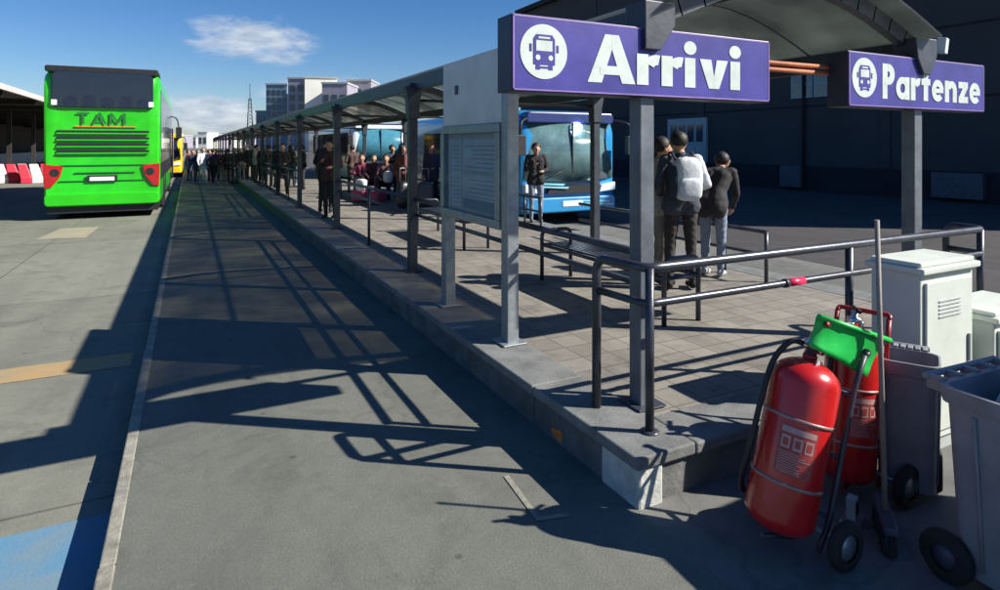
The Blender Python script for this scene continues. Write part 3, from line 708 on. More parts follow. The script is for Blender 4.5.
b = MB(); b.lathe([(.001, -.01), (.085, -.01), (.085, .01), (.001, .012)], mat('lit_lamp', (1, 1, 1), .3, 0, .02, emit=(.75, .85, 1.0), estr=30), 16, Matrix.Translation((.15, -.12, 2.14)) @ Matrix.Rotation(PI / 2, 4, 'X')); b.build('cab_lamp', bb)

front_coach((7.55, 26.5, 0), 2.5, 2.75, 11, 'busw', 'busw', mat('screen_teal_light', (.06, .22, .30), .15, 0, .2), 'white coach with teal windscreen far down the platform', 'white_coach', 0, 'busn', 'coaches parked on the bus side')
front_coach((11.0, 22.5, 0), 2.5, 2.95, 10, 'busn', 'busn', 'busgl', 'navy blue coach parked beside the white coach', 'navy_coach', 0, 'busn', 'coaches parked on the bus side')
front_coach((10.5, 33, 0), 2.5, 3.0, 10, 'busw', 'busw', 'teal', 'white coach parked behind the navy coach', 'white_coach', 0, 'busw', 'coaches parked on the bus side')
front_coach((-1.55, 40, -.15), 2.4, 2.6, 9, 'busy', 'busy', 'busgl', 'yellow coach just beyond the green coach on the left lane', 'yellow_coach', 0, 'busy')

# ------------------------------------------------------------------ RIGHT HAND BUILDING
BX, BH = 21.0, 11.0
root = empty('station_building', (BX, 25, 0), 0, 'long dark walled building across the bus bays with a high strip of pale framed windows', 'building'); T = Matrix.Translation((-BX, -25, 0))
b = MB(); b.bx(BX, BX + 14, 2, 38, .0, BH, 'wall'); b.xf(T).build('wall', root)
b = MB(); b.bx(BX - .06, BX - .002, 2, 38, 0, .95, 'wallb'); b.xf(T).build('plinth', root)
b = MB(); b.bx(BX - .35, BX + 14.3, 1.8, 38.2, BH + .002, BH + .3, 'wallb'); b.xf(T).build('roof_edge', root)
for i in range(1):
    y0 = 13.2 + i * 3.4
    for k in range(3):
        ya = y0 + k * .98
        b = MB(); b.bx(BX - .05, BX - .003, ya, ya + .92, 3.55, 4.6, 'winf'); f = b.xf(T).build('window', root)
        b = MB(); b.bx(BX - .062, BX - .051, ya + .06, ya + .86, 3.62, 4.03, 'wing'); b.bx(BX - .062, BX - .051, ya + .06, ya + .86, 4.1, 4.53, 'wing'); b.xf(T).build('pane', f)
b = MB(); b.bx(BX - .12, BX - .003, 20.4, 22.9, .95, 3.0, 'winf'); f = b.xf(T).build('shop_front', root)
b = MB()
for k in range(4): b.bx(BX - .135, BX - .121, 20.6 + k * .56, 21.0 + k * .56, 1.9, 2.7, 'wing'); b.bx(BX - .135, BX - .121, 20.6 + k * .56, 21.0 + k * .56, 1.1, 1.7, 'cabd')
b.xf(T).build('pane', f)
for k in range(3):
    b = MB(); b.tube([(BX - .10, 6.5 + 9 * k, .1), (BX - .10, 6.5 + 9 * k, BH)], .055, 'wallb', 8); b.xf(T).build('downpipe', root)
for z in (3.2, 5.4, 7.6):
    b = MB(); b.bx(BX - .03, BX - .002, 2.1, 37.9, z, z + .06, 'wallb'); b.xf(T).build('ledge', root)
for (y, z, l) in ((9.5, .55, 1.4), (15.5, .6, .9)):
    b = MB(); b.bx(BX - .30, BX - .062, y, y + l, .12, z + .35, 'bind'); b.xf(T).build('meter_box', root, bevel=.02)
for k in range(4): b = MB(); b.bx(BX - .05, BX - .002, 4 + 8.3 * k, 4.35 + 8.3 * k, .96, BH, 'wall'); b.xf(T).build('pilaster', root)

# ------------------------------------------------------------------ FAR TOWN
def far_building(name, px0, px1, ytop, d, depth, key, label, rows=5, cols=4, wk='wing', grp='blocks beyond the far end of the platform'):
    a, c = atd(px0, ytop, d), atd(px1, ytop, d); w = (c - a).length; h = a.z
    ang = math.atan2((c - a).y, (c - a).x) + (R(14) if name == 'cream_block' else 0)
    root = empty(name, ((a.x + c.x) / 2, (a.y + c.y) / 2, 0), ang, label, 'building', grp)
    b = MB(); b.bx(-w / 2, w / 2, 0, depth, 0, h, key); b.build('wall', root)
    b = MB(); b.bx(-w / 2 - .2, w / 2 + .2, -.2, depth + .2, h + .01, h + .5, 'cabd'); b.build('parapet', root)
    for r in range(rows):
        for k in range(cols):
            x0 = -w / 2 + w * (k + .2) / cols; z0 = h * (.30 + .66 * r / rows)
            b = MB(); b.bx(x0, x0 + w * .6 / cols, -.08, .2, z0, z0 + h * .42 / rows, wk); b.build('window', root)
    return root
far_building('glass_tower', 266, 287, 85, 190, 14, 'towerb', 'blue grey glazed tower, left one of the far cluster', 6, 4)
far_building('apartment_block', 288, 305, 79, 176, 14, 'towerp', 'mauve grey block with dark balconies in the middle of the far cluster', 5, 2)
far_building('cream_block', 305.5, 336, 78.5, 170, 16, 'towerw', 'plain cream sided block rising over the canopy edge', 0, 0)
far_building('grey_block', 322, 347, 84, 160, 12, 'towerp', 'grey block in front of the cream block', 2, 3)
far_building('white_topped_block', 347, 371, 81, 180, 12, 'towerp', 'grey block with a white roof at the right of the far cluster', 3, 3)
far_building('low_block', 256, 266, 112, 200, 12, 'towerb', 'small low blue block left of the glass tower', 3, 2)
a = atd(250, 84, 210); root = empty('radio_mast', (a.x, a.y, 0), 0, 'thin lattice radio mast left of the far blocks', 'mast')
b = MB(); h = a.z; ww = 1.3
for s in ((-1, -1), (1, -1), (1, 1), (-1, 1)): b.tube([(s[0] * ww, s[1] * ww, 0), (s[0] * .35, s[1] * .35, h * .78)], .12, 'dark', 5)
for k in range(14):
    z0, z1 = h * .78 * k / 14, h * .78 * (k + 1) / 14; w0, w1 = ww - (ww - .35) * k / 14, ww - (ww - .35) * (k + 1) / 14
    for s in (-1, 1): b.tube([(s * w0, -w0, z0), (-s * w1, -w1, z1)], .07, 'dark', 4); b.tube([(-w0, s * w0, z0), (-w1, -s * w1, z1)], .07, 'dark', 4)
b.build('lattice', root)
b = MB(); b.tube([(0, 0, h * .76), (0, 0, h)], .12, 'dark', 5); b.build('antenna', root)
# low town between the lane and the hills
for i in range(10):
    px0 = 150 + i * 12; far_building('town_house', px0, px0 + 10 - (i % 3), 139 - (i * 5) % 7, 300 + 17 * (i % 4), 12, ('pale', 'towerw', 'towerp')[i % 3], 'small pale house far away at the end of the lane', 1, 2, 'wing', 'far houses at the end of the lane')

# ------------------------------------------------------------------ LEFT SHELTER, wall, barriers
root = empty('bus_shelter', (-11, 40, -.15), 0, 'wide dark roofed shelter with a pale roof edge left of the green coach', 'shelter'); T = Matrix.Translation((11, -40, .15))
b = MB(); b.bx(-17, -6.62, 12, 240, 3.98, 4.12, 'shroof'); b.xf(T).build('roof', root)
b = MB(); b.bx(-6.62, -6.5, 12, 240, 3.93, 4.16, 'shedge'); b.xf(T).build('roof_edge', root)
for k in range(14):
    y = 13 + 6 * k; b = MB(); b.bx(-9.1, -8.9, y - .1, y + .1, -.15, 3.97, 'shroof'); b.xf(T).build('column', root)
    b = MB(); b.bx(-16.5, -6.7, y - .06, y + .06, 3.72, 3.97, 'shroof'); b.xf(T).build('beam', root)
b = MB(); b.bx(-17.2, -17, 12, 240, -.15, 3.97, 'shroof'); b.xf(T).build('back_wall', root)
root = empty('boundary_wall', (-15, 60, -.15), 0, 'low pale wall under the left shelter', 'wall')
b = MB(); b.bx(-.15, .15, -30, 40, 0, 1.05, 'cabd'); b.build('wall_body', root, bevel=.02); b = MB(); b.bx(-.2, .2, -30, 40, 1.052, 1.12, 'pale'); b.build('coping', root)
def barrier(px, k):
    p = at(px, 183, -.15); ln = 1.35
    root = empty('traffic_barrier', (p.x, p.y, -.15), R(8), 'red and white plastic road barrier, %s from the left edge' % ordn[k], 'barrier', 'red and white barriers left of the coach')
    for i in range(3):
        x0 = -ln / 2 + i * ln / 3
        b = MB(); key = 'barr' if (i + k) % 2 == 0 else 'barw'
        b.add([(x0, -.28, 0), (x0 + ln / 3 - .01, -.28, 0), (x0 + ln / 3 - .01, .28, 0), (x0, .28, 0), (x0, -.28, .25), (x0 + ln / 3 - .01, -.28, .25), (x0 + ln / 3 - .01, .28, .25), (x0, .28, .25),
               (x0 - .14, -.09, .95), (x0 + ln / 3 - .23, -.09, .95), (x0 + ln / 3 - .23, .09, .95), (x0 - .14, .09, .95)],
              [(3, 2, 1, 0), (0, 1, 5, 4), (1, 2, 6, 5), (2, 3, 7, 6), (3, 0, 4, 7), (4, 5, 9, 8), (5, 6, 10, 9), (6, 7, 11, 10), (7, 4, 8, 11), (8, 9, 10, 11)], key)
        b.build('red_section' if key == 'barr' else 'white_section', root, bevel=.03)
for k, px in enumerate((-8, 15, 38)): barrier(px, k)

# ------------------------------------------------------------------ FIRE EXTINGUISHERS ON TROLLEYS
def extinguisher(base, top, r, label, rz=0, hose=True, fr='redd'):
    base, top = Vector(base), Vector(top); ax = (top - base); Ln = ax.length
    q = Vector((0, 0, 1)).rotation_difference(ax.normalized()).to_matrix().to_4x4()
    foot = Vector((base.x, base.y, 0))
    root = empty('wheeled_extinguisher', foot, 0, label, 'fire extinguisher', 'wheeled fire extinguishers by the platform end')
    Mx = Matrix.Translation(base - foot) @ q @ Matrix.Rotation(rz, 4, 'Z')
    prof = [(0.001, 0)] + [(r * math.sin(PI / 2 * t / 7), r * .55 * (1 - math.cos(PI / 2 * t / 7))) for t in range(1, 8)] + [(r, Ln * .5)]
    prof += [(r * math.cos(PI / 2 * t / 9), Ln - r * .72 + r * .72 * math.sin(PI / 2 * t / 9)) for t in range(0, 9)] + [(.03, Ln), (.03, Ln + .02)]
    b = MB(); b.lathe(prof, 'red', 40); b.xf(Mx).build('cylinder', root)
    for z in (Ln * .30, Ln * .66):
        b = MB(); b.lathe([(r + .001, z - .007), (r + .004, z - .006), (r + .004, z + .006), (r + .001, z + .007)], 'band', 40); b.xf(Mx).build('band', root)
    # label: faded rectangle wrapped on the front
    b = MB()
    def patch(a0, a1, z0, z1, off, key, n=8):
        vs = []
        for i in range(n + 1):
            a = R(a0 + (a1 - a0) * i / n); vs += [((r + off) * math.cos(a), (r + off) * math.sin(a), z0), ((r + off) * math.cos(a), (r + off) * math.sin(a), z1)]
        b.add(vs, [(2 * i, 2 * i + 2, 2 * i + 3, 2 * i + 1) for i in range(n)], key, True)
    lz = Ln * .355; lh = Ln * .27
    patch(-168, -108, lz, lz + lh, .0008, 'labelbg'); patch(-166, -110, lz + lh * .84, lz + lh * .96, .0014, 'labelw')
    for k in range(3): patch(-164 + k * 19, -150 + k * 19, lz + lh * .52, lz + lh * .78, .0014, 'labelw', 3); patch(-161 + k * 19, -153 + k * 19, lz + lh * .57, lz + lh * .73, .002, 'labelbg', 2)
    rl = random.Random(5)
    for k in range(9):
        z_ = lz + lh * (.05 + .048 * k); e_ = -112 - rl.uniform(0, 22); patch(-165, e_, z_, z_ + lh * .016, .0014, 'labelw')
    b.xf(Mx).build('instruction_label', root)
    b = MB()          # small inspection tag hanging from the neck
    b.box((-.02, -.055, Ln - .03), (.045, .003, .07), 'signw', (R(12), 0, R(8))); b.tube([(-.01, -.02, Ln + .03), (-.02, -.05, Ln)], .002, 'black', 4); b.xf(Mx).build('inspection_tag', root)
    b = MB(); b.lathe([(.026, Ln + .015), (.026, Ln + .06), (.036, Ln + .065), (.036, Ln + .085), (.016, Ln + .09), (.016, Ln + .12)], 'chrome', 14)
    b.tube([(0, 0, Ln + .05), (-.07, 0, Ln + .06)], .012, 'chrome', 8); b.tube([(-.03, -.03, Ln + .12), (.08, .03, Ln + .13)], .009, 'black', 8)
    v = b.xf(Mx).build('valve', root)
    b = MB(); b.lathe([(.001, 0), (.022, 0), (.022, .014), (.001, .016)], 'chrome', 14, Matrix.Translation((.03, -.02, Ln + .05)) @ Matrix.Rotation(PI / 2, 4, 'X')); b.xf(Mx).build('gauge', v)
    if hose:
        b = MB(); b.tube(curve([(-.07, 0, Ln + .06), (-.11, .03, Ln + .05), (-r * .98, .5 * r, Ln - .05), (-r * 1.1, .55 * r, Ln - .22), (-r * 1.02, .66 * r, Ln * .42), (-r * .8, .9 * r, Ln * .22), (-r * .1, r * 1.2, Ln * .12), (r * .8, r * 1.15, Ln * .25)]), .0125, 'black', 10); b.xf(Mx).build('hose', root)
    # trolley: two uprights, cross bars, axle, wheels, handle
    b = MB()
    for s in (-1, 1):
        b.tube(rounded([(r * .9, s * .115, -.02), (r * 1.12, s * .12, .1), (r * 1.12, s * .12, Ln * .9), (r * 1.35, s * .12, Ln + .08)], .06), .0125, fr, 8)
    for z in (.12, Ln * .5, Ln * .86): b.tube([(r * 1.12, -.12, z), (r * 1.12, .12, z)], .011, fr, 8)
    b.tube(rounded([(r * 1.35, -.12, Ln + .075), (r * 1.55, -.12, Ln + .10), (r * 1.55, .12, Ln + .10), (r * 1.35, .12, Ln + .075)], .04), .0125, fr, 8)
    b.tube([(-r * .6, 0, -.02), (r * .95, 0, -.02)], .012, fr, 8)
    b.xf(Mx).build('trolley_frame', root)
    wx = base - foot + q.to_3x3() @ Vector((r * 1.0, 0, .02))
    for s in (-1, 1):
        c = wx + Vector((.03, s * .2, 0)); c.z = .10
        b = MB(); mt = Matrix.Translation(c) @ Matrix.Rotation(PI / 2, 4, 'X'); b.lathe([(.055, -.02), (.09, -.02), (.10, -.01), (.10, .01), (.09, .02), (.055, .02)], 'rubber', 22, mt, caps=False); w = b.build('wheel', root)
        b = MB(); b.lathe([(.001, -.015), (.056, -.012), (.056, .012), (.001, .015)], 'steel', 14, mt); b.build('rim', w)
    b = MB(); b.tube([wx + Vector((.03, -.2, .10 - wx.z)), wx + Vector((.03, .2, .10 - wx.z))], .01, 'steel', 8); b.build('axle', root)
    return root
extinguisher((2.235, 1.79, .10), (2.455, 1.79, .80), .141, 'large red extinguisher leaning to the right with a black hose, nearest the platform corner', fr='dark')
extinguisher((2.93, 1.93, .07), (3.0, 1.94, .79), .125, 'second red extinguisher standing in shade between the broom and the bins', R(20))

# the green dust pan on top
g0 = Vector((2.60, 1.74, .83))
root = empty('green_dustpan', (2.66, 1.74, .70), 0, 'bright green plastic dustpan hung over the top of the red extinguishers', 'dustpan')
P = [atd(813, 316, 2.66), atd(884, 340, 2.80), atd(866, 377, 2.74), atd(811, 347, 2.62)]
o_ = Vector((2.66, 1.74, .70)); nrm = (P[1] - P[0]).cross(P[3] - P[0]).normalized()
if nrm.dot(FW) > 0: nrm = -nrm
b = MB(); n = 6; vs = []; fs = []
def bil(u, v): return P[0] * (1 - u) * (1 - v) + P[1] * u * (1 - v) + P[2] * u * v + P[3] * (1 - u) * v
for side in (0, 1):
    for i in range(n + 1):
        for j in range(n + 1):
            u, v = i / n, j / n; bulge = .014 * math.sin(PI * u) + .006 * math.sin(9 * u + 5 * v) + (.02 * (1 - v) ** 3)
            vs.append(bil(u, v) + nrm * (bulge - side * .004) - o_)
m_ = (n + 1) ** 2
for i in range(n):
    for j in range(n):
        a = i * (n + 1) + j; q_ = (a, a + 1, a + n + 2, a + n + 1); fs.append(q_); fs.append(tuple(m_ + t for t in q_[::-1]))
edge = [i * (n + 1) for i in range(n + 1)] + [n * (n + 1) + j for j in range(1, n + 1)] + [i * (n + 1) + n for i in range(n - 1, -1, -1)] + [j for j in range(n - 1, 0, -1)]
for k in range(len(edge)):
    a, c = edge[k], edge[(k + 1) % len(edge)]; fs.append((a, c, m_ + c, m_ + a))
b.add(vs, fs, 'green', True); b.build('pan', root)
b = MB(); b.tube([P[0] + nrm * .03 - o_, P[1] + nrm * .03 - o_], .012, 'green', 8); b.build('rolled_edge', root)
b = MB(); b.lathe([(.001, 0), (.012, 0), (.012, .012), (.001, .014)], 'redd', 12, Matrix.Translation(P[0] * .87 + P[2] * .13 + nrm * .03 - o_) @ Vector((0, 0, 1)).rotation_difference(nrm).to_matrix().to_4x4()); b.build('hook', root)

# broom
bt, bb_ = atd(877, 220, 2.70), at(885, 535, 0.02)
root = empty('push_broom', (bb_.x, bb_.y, 0), 0, 'long wooden handled broom standing upright in front of the second extinguisher', 'broom')
o_ = Vector((bb_.x, bb_.y, 0)); b = MB(); b.tube([bb_ + Vector((0, 0, .10)) - o_, bt - o_], [.0115, .010], 'wood', 10); b.build('handle', root)
b = MB(); b.box((0, 0, .115), (.30, .055, .035), 'bind', (0, 0, R(40))); b.build('brush_block', root, bevel=.008)
b = MB()
for i in range(16):
    for j in range(3):
        u, v = (i - 7.5) * .0185, (j - 1) * .016; ca, sa = math.cos(R(40)), math.sin(R(40))
        for q_ in range(2):
            jx, jy = random.uniform(-.012, .012), random.uniform(-.012, .012)
            b.tube([(u * ca - v * sa, u * sa + v * ca, .10), (u * ca - v * sa + jx, u * sa + v * ca + jy, .0 + .01)], [.006, .008], 'bristle', 5)
b.build('bristles', root)
# small grey padlock box and rag at the foot of the trolleys
pb = at(852, 520, 0)
root = empty('metal_bracket', (pb.x, pb.y, 0), R(20), 'small grey metal foot bracket on the ground between the extinguishers', 'bracket')
b = MB(); b.bx(-.06, .06, -.04, .04, 0, .012, 'steel'); b.bx(-.025, .025, -.02, .02, .012, .11, 'cabd'); b.bx(-.018, .018, -.024, -.02, .03, .09, 'black'); b.build('bracket_body', root, bevel=.003)

# ------------------------------------------------------------------ CABINETS
def cabinet(x0, x1, y0, y1, h, lid, label, step=True):
    c = Vector(((x0 + x1) / 2, (y0 + y1) / 2, 0)); w, d = x1 - x0, y1 - y0
    root = empty('utility_cabinet', c, 0, label, 'cabinet', 'cream cabinets by the end railing')
    b = MB(); b.bx(-w / 2, w / 2, -d / 2, d / 2, .08, h - .05, 'cab'); b.build('housing', root, bevel=.008)
    b = MB(); b.bx(-w / 2 + .03, w / 2 - .03, -d / 2 + .02, d / 2 - .02, 0, .08, 'cabd'); b.build('plinth', root)
    b = MB(); b.bx(-w / 2 + .035, w / 2 - .035, -d / 2 - .016, -d / 2 - .001, .13, h - .10, 'cab'); dr = b.build('door', root, bevel=.006)
    b = MB(); b.bx(w / 2 - .09, w / 2 - .07, -d / 2 - .03, -d / 2 - .017, h * .45, h * .6, 'cabd'); b.build('handle', dr, bevel=.003)
    b = MB()
    for k in range(5): b.bx(-.12, .10, -d / 2 - .021, -d / 2 - .0165, h - .22 - k * .022, h - .212 - k * .022, 'cabd')
    b.build('vent', dr)
    b = MB(); b.bx(-w / 2 - .03, w / 2 + .02, -d / 2 - .035, d / 2 + .02, h - .05, h - .015, 'cab'); b.bx(-w / 2 - .01, w / 2 + .0, -d / 2 - .01, d / 2, h - .0145, h + .012, 'cab'); b.build('lid', root, bevel=.008)
    for k in range(2):
        b = MB(); b.bx(w / 2 + .0005, w / 2 + .035, -d / 2 + .02, -d / 2 + .06, h * (.25 + .45 * k), h * (.35 + .45 * k), 'cab'); b.build('hinge', root, bevel=.004)
cabinet(3.62, 4.16, 1.96, 2.235, 1.08, True, 'tall cream metal cabinet standing against the end railing')
cabinet(4.27, 4.86, 1.90, 2.235, .74, True, 'lower cream metal cabinet to the right of the tall one')

# ------------------------------------------------------------------ WHEELED BINS
def bin_(loc, w, d, h, rz, lid, label, keyb='bin', tilt=0.0, bag=False, open_lid=True):
    root = empty('wheelie_bin', loc, rz, label, 'bin', 'grey wheelie bins by the platform end')
    Tm = Matrix.Rotation(tilt, 4, 'X')
    b = MB(); t = .014; bw, bd = w * .88, d * .84
    def ring(W, D, z, y=0, r=.05): return [(p[0], p[1] + y, z) for p in rrect(-W / 2, W / 2, -D / 2, D / 2, min(r, W / 4), 4)]
    prof = [(bw, bd, .06, 0), (w * .96, d * .95, h - .07, 0), (w, d, h - .065, 0), (w * 1.03, d * 1.04, h - .02, 0), (w * 1.03, d * 1.04, h, 0), (w * .96, d * .95, h, 0), (w * .93, d * .92, h - .07, 0), (bw - .03, bd - .03, .10, 0)]
    vs = []; n = 20
    for p in prof: vs += ring(*p)
    fs = [tuple(range(n))[::-1]]
    for i in range(len(prof) - 1):
        for k in range(n): fs.append((i * n + k, i * n + (k + 1) % n, (i + 1) * n + (k + 1) % n, (i + 1) * n + k))
    fs.append(tuple((len(prof) - 1) * n + k for k in range(n)))
    b.add(vs, fs, keyb, True); o = b.xf(Tm).build('body', root); m = o.modifiers.new('e', 'EDGE_SPLIT'); m.split_angle = R(38)
    for sx in (-1, 1):          # moulded ribs down both sides and a badge plate
        for fy in (-.28, 0, .28):
            b = MB(); b.tube([(sx * (bw / 2 + .003), d * fy * .9, .10), (sx * (w * .48 + .003), d * fy, h - .09)], .008, keyb, 6); b.xf(Tm).build('side_rib', root)
    b = MB(); b.box((-w * .475, -.02, h * .62), (.008, d * .34, .09), 'bag', (0, R(-2), 0)); b.xf(Tm).build('sticker', root)
    # wheels, axle, handle bar at the back (+y)
    for s in (-1, 1):
        b = MB(); mt = Matrix.Translation((s * (w / 2 - .01), d / 2 - .03, .10)) @ Matrix.Rotation(PI / 2, 4, 'Y'); b.lathe([(.05, -.022), (.088, -.022), (.10, -.012), (.10, .012), (.088, .022), (.05, .022)], 'rubber', 22, mt, caps=False); wv = b.build('wheel', root)
        b = MB(); b.lathe([(.001, -.018), (.051, -.014), (.051, .014), (.001, .018)], 'bind', 14, mt); b.build('rim', wv)
    b = MB(); b.tube([(-w / 2 + .03, d / 2 - .03, .10), (w / 2 - .03, d / 2 - .03, .10)], .012, 'steel', 8); b.build('axle', root)
    b = MB()
    b.tube([(-w / 2 + .04, d / 2 + .07, h + .0), (w / 2 - .04, d / 2 + .07, h + .0)], .014, keyb, 10)
    for k in range(5):
        x = -w / 2 + .06 + k * (w - .12) / 4; b.bx(x - .012, x + .012, d / 2 - .0, d / 2 + .07, h - .05, h + .01, keyb)
    b.xf(Tm).build('handle_bar', root, bevel=.003)
    if lid:
        b = MB(); ang = R(lid)
        lv = ring(w * 1.04, d * 1.1, 0, -d * .55, .05) + ring(w * .96, d * 1.0, .05, -d * .55, .06)
        b.add(lv, [tuple(range(20))[::-1], tuple(range(20, 40))] + [(k, (k + 1) % 20, 20 + (k + 1) % 20, 20 + k) for k in range(20)], keyb, False)
        for k in range(3): b.bx(-w * .3 + k * w * .3 - .012, -w * .3 + k * w * .3 + .012, -d * .95, -d * .12, .05, .062, keyb)
        b.xf(Matrix.Translation((0, d / 2 + .07, h + .01)) @ Matrix.Rotation(-ang, 4, 'X')); b.xf(Tm).build('lid', root, bevel=.006)
    return root
bin_((2.975, 1.085, 0), .58, .60, .785, R(-3), 0, 'big open grey wheelie bin at the right edge with a pale liner inside')
# liner bag inside the big bin (its own thing)
b = MB(); vs = []; fs = []; nu, nv = 20, 8
for j in range(nv + 1):
    for i in range(nu):
        a = 2 * PI * i / nu; rr = (1 - (j / nv) ** 2 * .95) * (1 + .12 * math.sin(5 * a + j) + .07 * math.sin(11 * a - 2 * j))
        vs.append((.23 * rr * math.cos(a), .22 * rr * math.sin(a), .60 + .26 * math.sin(PI / 2 * j / nv) + .02 * math.sin(7 * a + j * 1.7)))
for j in range(nv):
    for i in range(nu): fs.append((j * nu + i, j * nu + (i + 1) % nu, (j + 1) * nu + (i + 1) % nu, (j + 1) * nu + i))
fs.append(tuple(nv * nu + i for i in range(nu))); b.add(vs, fs, 'bag', True)
tag(b.build('rubbish_bag', loc=(2.99, 1.09, 0)), 'crumpled pale rubbish bag lying inside the big open bin', 'bag')
bin_((3.23, 1.80, 0), .25, .28, .68, R(-62), 0, 'narrow grey wheelie bin between the second extinguisher and the cream cabinet', 'bin', R(-2))
root = empty('shade_container', (3.98, .36, 0), R(3), 'grey four wheeled container shape, added out of view right of the big open bin to cast shade', 'container')  # unseen; added to throw shade on the ground by the bins
b = MB(); b.box((0, 0, .74), (1.15, 1.1, 1.12), 'bin', None, .86); b.build('body', root, bevel=.03)
b = MB(); b.prism([(-.60, 1.305), (.60, 1.305), (.58, 1.38), (.45, 1.5), (-.45, 1.5), (-.58, 1.38)], 'y', -.58, .58, 'bin'); b.build('lid', root, bevel=.02)
for sx in (-.4, .4):
    for sy in (-.38, .38):
        b = MB(); b.lathe([(.04, -.02), (.09, -.02), (.09, .02), (.04, .02)], 'rubber', 18, Matrix.Translation((sx, sy, .09)) @ Matrix.Rotation(PI / 2, 4, 'Y')); b.build('wheel', root)

# ------------------------------------------------------------------ PEOPLE
def cap_mesh(bm, p0, r0, p1, r1, n=12, m=5):
    """a tapered capsule"""
    p0, p1 = Vector(p0), Vector(p1); ax = p1 - p0; L_ = max(ax.length, 1e-4); q = Vector((0, 0, 1)).rotation_difference(ax.normalized() if ax.length > 1e-4 else Vector((0, 0, 1)))
    prof = [(r0 * math.sin(PI / 2 * t / m), -r0 * math.cos(PI / 2 * t / m)) for t in range(0, m + 1)] + [(r1 * math.cos(PI / 2 * t / m), L_ + r1 * math.sin(PI / 2 * t / m)) for t in range(0, m + 1)]
    rings = []
    for i, (r, z) in enumerate(prof):
        if i in (0, len(prof) - 1): rings.append([bm.verts.new(p0 + q @ Vector((0, 0, z)))])
        else: rings.append([bm.verts.new(p0 + q @ Vector((r * math.cos(2 * PI * k / n), r * math.sin(2 * PI * k / n), z))) for k in range(n)])
    for a, c in zip(rings[:-1], rings[1:]):
        for k in range(n):
            va = a[k % len(a)]; vb = a[(k + 1) % len(a)]; vc = c[(k + 1) % len(c)]; vd = c[k % len(c)]
            f = []
            for v in (va, vb, vc, vd):
                if v not in f: f.append(v)
            if len(f) > 2: bm.faces.new(f)
def person_mesh(pose, voxel=.02, coat=0.0, female=False, fingers=False):
    J = dict(pelvis=(0, 0, .95), waist=(0, 0, 1.08), chest=(0, 0, 1.30), neck=(0, .01, 1.45), head=(0, -.015, 1.585),
             shL=(.175, 0, 1.39), elL=(.235, .02, 1.10), wrL=(.235, -.06, .86), shR=(-.175, 0, 1.39), elR=(-.235, .02, 1.10), wrR=(-.235, -.06, .86),
             hiL=(.09, 0, .91), knL=(.10, -.015, .50), anL=(.10, .02, .09), hiR=(-.09, 0, .91), knR=(-.10, -.015, .50), anR=(-.10, .02, .09))
    J.update(pose); J = {k: Vector(v) for k, v in J.items() if k[0] != '_'}
    S = []     # (p0, r0, p1, r1, material index) : 0 skin 1 top 2 trousers 3 shoes
    fwd = pose.get('_f', Vector((0, -1, 0)))
    # torso
    up = (J['neck'] - J['pelvis']).normalized()
    side = (J['shL'] - J['shR']).normalized()
    for s in (-1, 1):
        S.append((J['chest'] + side * s * .075, .115, J['waist'] + side * s * .055, .10, 1))
        S.append((J['waist'] + side * s * .055, .105, J['pelvis'] + side * s * .06, .115 + coat * .3, 1 if coat else 2))
        S.append((J['pelvis'] + side * s * .055, .115, J['pelvis'] + side * s * .065 - up * .05, .105, 2))
    S.append((J['shR'] * .8 + J['chest'] * .2, .075, J['shL'] * .8 + J['chest'] * .2, .075, 1))
    S.append((J['chest'] + up * .05, .10, J['neck'] - up * .03, .07, 1))
    S.append((J['neck'] - up * .02, .056, J['head'] - up * .06, .05, 0))
    hd = J['head']; S.append((hd + Vector((0, .015, .03)), .092, hd + fwd * .01 + Vector((0, .01, -.01)), .088, 0)); S.append((hd + fwd * .03 - Vector((0, 0, .03)), .068, hd + fwd * .055 - Vector((0, 0, .085)), .036, 0))
    S.append((hd + fwd * .098 + Vector((0, 0, .01)), .009, hd + fwd * .115 - Vector((0, 0, .022)), .016, 0))
    for s in (-1, 1): S.append((hd + side * s * .088 + Vector((0, .0, .012)), .014, hd + side * s * .090 - Vector((0, 0, .022)), .010, 0))
    for sd in 'LR':
        sh, el, wr = J['sh' + sd], J['el' + sd], J['wr' + sd]
        ka = pose.get('_arm' + sd, 1); S.append((sh, .068, el, .050, ka)); S.append((el, .050, wr, .036, ka))
        t = (wr - el).normalized(); hand = wr + t * .09
        sg = 1 if sd == 'L' else -1; inn = side * -sg
        S.append((wr, .028, wr + t * .03, .030, 0)); S.append((wr + t * .03, .030, hand, .030, 0))
        if fingers:
            ac = t.cross(inn).normalized()
            for k in range(4):
                b0 = hand + ac * (k - 1.5) * .021; l = (.065, .075, .07, .055)[k]
                m1 = b0 + t * l * .55 + inn * .006; S.append((b0 - t * .02, .0105, m1, .0100, 0)); S.append((m1, .0100, m1 + t * l * .4 + inn * .022, .0088, 0))
            S.append((wr + t * .035 + ac * -.025, .012, wr + t * .075 + ac * -.052 + inn * .012, .0105, 0)); S.append((wr + t * .075 + ac * -.052 + inn * .012, .0105, wr + t * .105 + ac * -.05 + inn * .022, .009, 0))
        else:
            S.append((hand, .024, hand + t * .055 + inn * .015, .015, 0)); S.append((wr + t * .04 + fwd * .02, .014, wr + t * .08 + fwd * .045, .011, 0))
        hi, kn, an = J['hi' + sd], J['kn' + sd], J['an' + sd]
        S.append((hi, .092, kn, .062, 2)); S.append((kn, .062, an + (kn - an).normalized() * .03, .045, 2))
        toe = pose.get('_toe' + sd, fwd)
        S.append((an + Vector((0, .0, -.03)) - toe * .03, .040, an + toe * .15 + Vector((0, 0, -.055)), .032, 3)); S.append((an, .040, an - Vector((0, 0, .04)), .042, 3))
